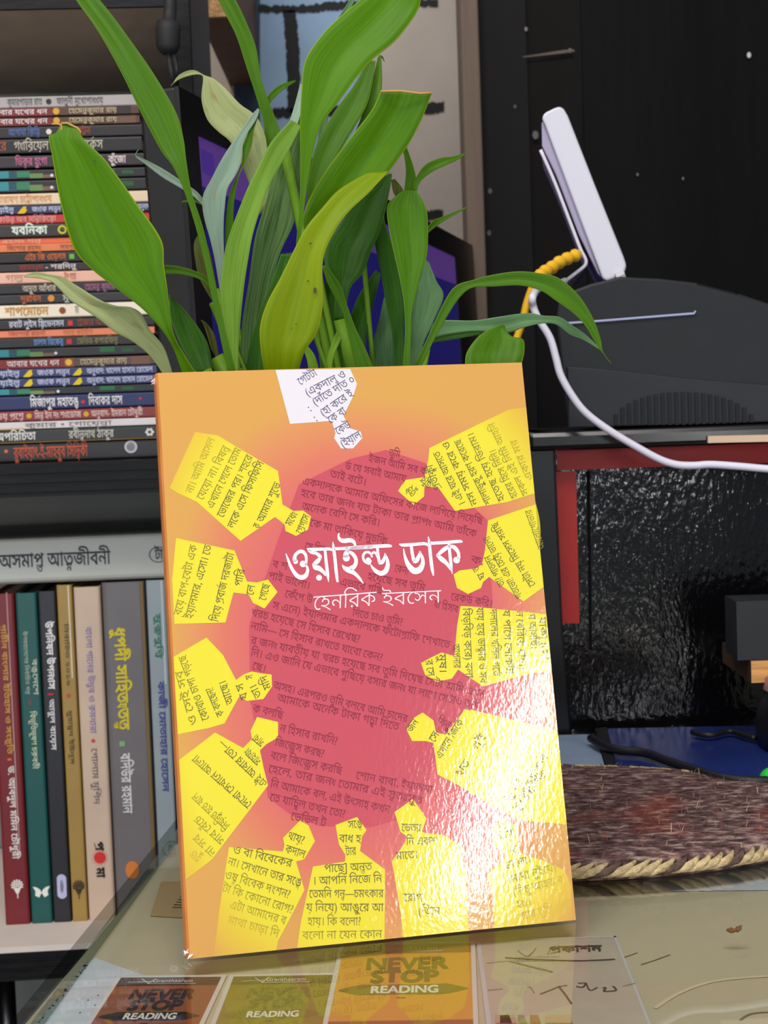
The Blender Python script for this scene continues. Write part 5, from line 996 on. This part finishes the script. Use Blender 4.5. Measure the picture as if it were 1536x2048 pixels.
gk = mat('glossy_black_laminate', (15, 15, 17), 0.22, 0.5, 0.2, 30, 0.06, 40); redt = mat('red_tape', (164, 34, 30), 0.5, 0.35, 0.12, 25, 0.1, 60); tan = mat('tan_edge', (206, 178, 150), 0.6)
kc = thing('cabinet', 'low black cabinet with crinkled front and red tape standing on the table at the right', 'cabinet', (0.34, YK + 0.1, TZ))
def cx(u, v, y=YK): return W(u, v, y)
xL = cx(1046, 1100, YK - .012).x; xl = cx(1112, 1100).x; zt0 = cx(1300, 893).z; zt1 = cx(1300, 856, YK - .02).z
def ky(x): return YK + 0.55 * max(0.0, x - 0.118) ** 2 if x < .30 else YK + 0.55 * .182 ** 2
mb = MB(); xs = [xl - .004 + i * .008 for i in range(24)] + [.62]
for i in range(len(xs) - 1):
    x0, x1 = xs[i], xs[i + 1]; mb.face([(x0, ky(x0), TZ), (x1, ky(x1), TZ), (x1, ky(x1), zt0), (x0, ky(x0), zt0)], vin)
mb.face([(xs[0], ky(xs[0]), zt0), (.62, ky(.62), zt0), (.62, YK + .22, zt0), (xs[0], YK + .22, zt0)], vin); mb.face([(.62, ky(.62), TZ), (.62, YK + .22, TZ), (.62, YK + .22, zt0), (.62, ky(.62), zt0)], vin)
o = mb.build('crinkled_front', kc)
mb = MB(); mb.hexa([cx(1052, 742, YK - .012), cx(1060, 742, YK + .2), cx(1112, 742, YK + .2), cx(1112, 742, YK - .012)], [cx(1052, 742, YK - .012)] * 4, gk) if False else None
zb = TZ; P = [(cx(1062, 1400, YK - .014).x, zb), (cx(1137, 1400).x, zb), (cx(1120, 1245).x, cx(1120, 1245).z), (cx(1106, 930).x, zt0), (cx(1106, 890).x, zt1), (cx(1046, 860, YK - .014).x, zt1)]
fr = [Vector((x, YK - .014, z)) for x, z in P]; bk = [Vector((x, YK + .22, z)) for x, z in P]
fr = [Vector((max(p.x, 0.079), p.y, p.z)) for p in fr]; bk = [Vector((max(p.x, 0.079), p.y, p.z)) for p in bk]
mb.hexa(bk, fr, gk); mb.build('side_post', kc, bevel=.0015)
mb = MB(); mb.abox(P[-1][0] + .002, 0.62, YK - .02, YK + .22, zt0, zt1, gk); mb.build('top_board', kc, bevel=.003)
def front(px, y, th, m): mb.hexa([cx(u, v, y) + Vector((0, th, 0)) for u, v in px], [cx(u, v, y) for u, v in px], m)
mb = MB(); P0, P1 = cx(1114, 941, YK - .001), cx(1113, 893, YK - .001)
xs = [P0.x + i * .01 for i in range(30)]
for i in range(29):
    x0, x1 = xs[i], xs[i + 1]; mb.face([(x0, ky(x0) - .0012, P0.z), (x1, ky(x1) - .0012, P0.z), (x1, ky(x1) - .0012, zt0 - .0004), (x0, ky(x0) - .0012, zt0 - .0004)], redt)
mb.build('red_tape', kc)
mb = MB(); front([(1120, 1247), (1159, 1247), (1152, 942), (1104, 944)], YK - .0012, .001, redt); mb.build('red_tape', kc)
mb = MB(); front([(1179, 1300), (1184, 1300), (1180, 942), (1173, 942)], YK - .0004, .0003, mat('dark_seam', (6, 6, 7), 0.8, 0.1)); mb.build('seam', kc)
mb = MB(); front([(1416, 886), (1700, 880), (1700, 866), (1416, 872)], YK - .0225, .002, tan); mb.build('tan_strip', kc)

# printer on the cabinet
prm = mat('printer_grey', (32, 34, 38), 0.5, 0.25, 0.08, 60); prl = mat('printer_lower_grey', (40, 42, 46), 0.5, 0.25, 0.06, 60); prd = mat('printer_rib', (27, 28, 33), 0.5, 0.2)
pt = thing('printer', 'dark grey printer with a domed top and ribbed front on the black cabinet', 'printer', (0.26, YK + .09, zt1))
yp = YK - 0.008
top = [(1116, 600), (1135, 585), (1180, 568), (1240, 553), (1320, 557), (1400, 566), (1470, 584), (1536, 606), (1640, 650), (1740, 720)]
base = cx(1135, 855, yp)
def pz(u, v): p = cx(u, v, yp); return (p.x, max(p.z, zt1 + .0005))
OUT = [pz(1136, 856), pz(1760, 840)] + [pz(u, v) for u, v in reversed(top)] + [pz(1112, 640)]
mb = MB(); fr = [Vector((x, yp, z)) for x, z in OUT]; bk = [Vector((x + (.05 if x < .2 else 0), yp + .19, z - (.004 if i > 1 else 0))) for i, (x, z) in enumerate(OUT)]
mb.hexa(bk, fr, prm); mb.build('body', pt, bevel=.0015)
LOW = [pz(1136, 856), pz(1760, 840), pz(1740, 770)] + [pz(u, v) for u, v in ((1536, 770), (1400, 760), (1290, 748), (1200, 738), (1133, 733))]
mb = MB(); mb.hexa([Vector((x, yp + .001, z)) for x, z in LOW], [Vector((x, yp - .003, z)) for x, z in LOW], prl); mb.build('lower_panel', pt, bevel=.0008)
mb = MB()
for k in range(21):
    u = 1232 + k * 13.5; t = (k - 10) / 10.5; h = 64 * math.sqrt(max(0, 1 - t * t)) + 2
    a = cx(u, 850, yp - .003); b_ = cx(u - 2, 850 - h, yp - .003); mb.abox(a.x - .0011, a.x + .0011, yp - .0042, yp - .002, max(a.z, zt1 + .001), b_.z, prd)
mb.build('ribbed_grille', pt)
mb = MB(); A = [(1128, 647), (1200, 642), (1300, 634), (1388, 627)]; P = [cx(u, v, yp - .0012) for u, v in A] + [cx(1391, 622, yp - .0012)]
mb.tube(P, .00065, mat('pale_blue_thread', (170, 176, 214), 0.5), 6); tag(mb.build('thread'), 'thin pale thread stretched across the front of the printer', 'thread')

# router leaning above the printer
YR = 0.945
rw = mat('router_white', (214, 214, 226), 0.35, 0.5); rb = mat('router_back', (166, 158, 184), 0.45, 0.4); rg = mat('router_lip', (226, 222, 232), 0.35, 0.5)
rt = thing('router', 'white wireless router leaning upright beside the printer', 'router', W(1228, 552, YR))
def pr3(px, y): return [W(u, v, y) for u, v in px]
shell = [(1205, 557), (1214, 562), (1240, 552), (1249, 545), (1253, 531), (1248, 515), (1190, 370), (1136, 232), (1128, 218), (1120, 212), (1108, 216), (1092, 224), (1086, 229), (1084, 238), (1090, 250), (1150, 410)]
mb = MB(); f0 = pr3(shell, YR); b0 = [p + Vector((0.014, .10, 0.0)) for p in f0]; mb.hexa(b0, f0, rw); mb.build('shell', rt, bevel=.002)
bkp = [(1203, 555), (1196, 548), (1158, 470), (1112, 350), (1084, 292), (1083, 244), (1088, 244), (1150, 405)]
mb = MB(); f1 = pr3(bkp, YR + .004); b1 = [p + Vector((0.012, .09, 0)) for p in f1]; mb.hexa(b1, f1, rb); mb.build('back_cover', rt, bevel=.001)
lip = [(1081, 300), (1110, 366), (1140, 444), (1160, 496), (1168, 512), (1172, 522), (1169, 532), (1152, 546), (1134, 560), (1126, 566)]
mb = MB(); cl_ = crom([W(u, v, YR - .004) for u, v in lip], 4); mb.tube(cl_, .0011, rg, 8)
for i in range(len(cl_) - 1): a, b_ = cl_[i], cl_[i + 1]; mb.face([a, b_, b_ + Vector((.0095, .07, 0)), a + Vector((.0095, .07, 0))], rb)
mb.build('wall_bracket', rt, smooth=True)
mb = MB(); mb.tube([W(1232, 555, YR), W(1248, 548, YR)], .0028, mat('rubber_foot', (200, 200, 206), 0.5), 8); mb.build('foot', rt)
# cables
ye = mat('yellow_cable', (236, 180, 24), 0.45, 0.4); YY = 0.895; mb = MB()
bt = crom([W(1158, 508, YR - .008), W(1140, 515, YR - .012), W(1120, 524, .925), W(1102, 536, .915), W(1086, 546, .905), W(1076, 556, YY)], 5)
mb.tube(bt, [.0030 + .0011 * ((i // 2) % 2) for i in range(len(bt))], ye, 10)
mb.tube(crom([W(1078, 553, YY), W(1066, 572, YY), W(1054, 605, YY), W(1046, 640, YY), W(1036, 670, YY), W(1024, 706, YY), W(1012, 760, YY + .01), W(1006, 860, YY + .02), W(1004, 960, YY + .03)]), .0023, ye, 8)
tag(mb.build('network_cable', smooth=True), 'yellow network cable with a ribbed boot plugged into the router', 'cable')
wc = mat('white_cable', (222, 218, 234), 0.4, 0.4); mb = MB(); YW = YK - .034
pts = [W(1130, 562, YR - .006), W(1110, 570, .92), W(1080, 576, .88), W(1066, 592, YW), W(1066, 612, YW), W(1078, 640, YW), W(1100, 676, YW), W(1112, 716, YW), W(1122, 752, YW), W(1146, 794, YW), W(1172, 826, YW), W(1214, 858, YW), W(1270, 892, YW), W(1318, 918, YW), W(1352, 929, YW), W(1386, 931, YW), W(1420, 929, YW), W(1470, 932, YW), W(1540, 938, YW), W(1640, 944, YW)]
mb.tube(crom(pts), .0021, wc, 10); tag(mb.build('charging_cable', smooth=True), 'white cable drooping from the router across the cabinet front', 'cable')

# wooden plank unit in front of the crinkled panel
wu = thing('plank_shelf', 'dark panel on a thick raw wood plank jutting in from the right', 'shelf', W(1540, 1365, 0.80))
wood = mat('raw_wood', (206, 148, 88), 0.6, 0.3, 0.25, 30, 0.2, 90, stretch=(1, 4, 9)); dkp = mat('dark_slate_panel', (36, 38, 41), 0.55, 0.35, 0.06, 40); wds = mat('stained_wood_side', (74, 54, 40), 0.6, 0.3, 0.2, 60)
ya, yb_ = .79, YK - .004
mb = MB(); p = [W(1503, 1366, ya), W(1760, 1358, ya), W(1760, 1312, ya), W(1502, 1322, ya)]; zlo, zhi = p[0].z, p[3].z; x0 = p[0].x; x1 = 0.30
mb.face([(x0, ya, zlo), (x1, ya, zlo), (x1, ya, zhi), (x0, ya, zhi)], wood); mb.face([(x0, ya, zhi), (x1, ya, zhi), (x1, yb_, zhi), (x0, yb_, zhi)], dkp); mb.face([(x0, ya, zlo), (x0, yb_, zlo), (x1, yb_, zlo), (x1, ya, zlo)], wds); mb.face([(x0, yb_, zlo), (x0, ya, zlo), (x0, ya, zhi), (x0, yb_, zhi)], wds); mb.face([(x0, yb_, zlo), (x0, yb_, zhi), (x1, yb_, zhi), (x1, yb_, zlo)], wds); mb.face([(x1, ya, zlo), (x1, yb_, zlo), (x1, yb_, zhi), (x1, ya, zhi)], wds)
mb.build('plank', wu)
mb = MB(); zz1 = W(1480, 1203, ya + .003).z; xx = W(1474, 1270, ya + .003).x; mb.abox(xx, x1, ya + .003, ya + .03, zhi, zz1, dkp); mb.build('panel', wu)
mb = MB(); mb.abox(x1 - .02, x1, ya, yb_, TZ, zhi, wds); mb.build('leg', wu)

# things lying on the table before the cabinet
mb = MB(); P = [G(1090, 1571), G(1214, 1569), G(1210, 1545), G(1200, 1510), G(1184, 1479), G(1090, 1481)]
mb.hexa(P, [p + Vector((0, 0, .003)) for p in P], mat('pale_blue_plastic', (140, 160, 184), 0.4, 0.4, 0.05, 50))
tag(mb.build('plastic_lid'), 'pale blue plastic lid lying between the book and the dark blue pouch', 'lid')
dp = thing('document_pouch', 'dark blue shiny pouch with black binding lying before the cabinet', 'pouch', G(1380, 1530))
navy = mat('navy_plastic', (34, 48, 110), 0.22, 0.5, 0.15, 14, 0.3, 26); blk = mat('black_binding', (22, 21, 26), 0.5, 0.4)
def slab(px, h, m, z=TZ): P = [G(u, v, z) for u, v in px]; mb.hexa(P, [p + Vector((0, 0, h)) for p in P], m)
mb = MB(); slab([(1238, 1571), (1640, 1584), (1640, 1462), (1212, 1470)], .004, navy); mb.build('sleeve', dp, bevel=.001)
mb = MB(); slab([(1222, 1572), (1240, 1572), (1214, 1470), (1190, 1473)], .005, blk); mb.build('binding', dp, bevel=.001)
mb = MB(); slab([(1238, 1578), (1640, 1592), (1640, 1582), (1238, 1569)], .0055, blk); mb.build('binding', dp, bevel=.001)
zc_ = TZ + .0075; mb = MB()
mb.tube(crom([G(u, v, zc_) for u, v in ((1182, 1476), (1205, 1490), (1236, 1500), (1290, 1506), (1330, 1520), (1390, 1540), (1440, 1555), (1500, 1562), (1560, 1560), (1640, 1556))]), .0024, blk, 8)
mb.tube(crom([G(u, v, zc_) for u, v in ((1384, 1464), (1420, 1470), (1460, 1462), (1490, 1470), (1510, 1476))], 4), .0016, blk, 8)
tag(mb.build('wire', smooth=True), 'black cord winding over the dark blue pouch', 'wire')
# mouse at the frame edge
mo_ = thing('computer_mouse', 'black computer mouse with pinkish top cut off by the right edge', 'mouse', G(1545, 1500, TZ + .004))
c0 = G(1604, 1500, TZ + .005); mb = MB(); vs = []; n = 24
rings = [(1, 0), (1.03, .010), (.94, .020), (.72, .029), (.4, .034), (.05, .036)]
for f, z in rings: vs += [c0 + Vector((.019 * f * math.cos(2 * math.pi * i / n), .034 * f * math.sin(2 * math.pi * i / n) + .012, z)) for i in range(n)]
fs = [(j * n + i, j * n + (i + 1) % n, (j + 1) * n + (i + 1) % n, (j + 1) * n + i) for j in range(len(rings) - 1) for i in range(n)] + [tuple(range(n))[::-1], tuple((len(rings) - 1) * n + i for i in range(n))]
mb.mesh(vs, fs, mat('mouse_black', (20, 20, 24), 0.4, 0.4)); mb.build('shell', mo_, smooth=True)
mb = MB(); vs = [c0 + Vector((.012 * f * math.cos(2 * math.pi * i / n) - .004, .018 * f * math.sin(2 * math.pi * i / n) + .012, z)) for f, z in ((1, .030), (.9, .036), (.5, .0395), (.05, .040)) for i in range(n)]
mb.mesh(vs, [f for f in fs if max(f) < 4 * n and len(f) == 4] + [tuple(3 * n + i for i in range(n))], mat('mouse_pink', (150, 110, 108), 0.4)); mb.build('scroll_cover', mo_, smooth=True)
# green ball
mb = MB(); c0 = G(1546, 1588) + Vector((0, 0, .0065)); bmm = bmesh.new(); bmesh.ops.create_uvsphere(bmm, u_segments=20, v_segments=12, radius=.0065)
mb.mesh([c0 + v.co for v in bmm.verts], [tuple(v.index for v in f.verts) for f in bmm.faces], mat('green_plastic', (40, 190, 60), 0.35, 0.5)); bmm.free()
tag(mb.build('green_ball', smooth=True), 'small bright green ball at the right edge beside the jute mat', 'ball')
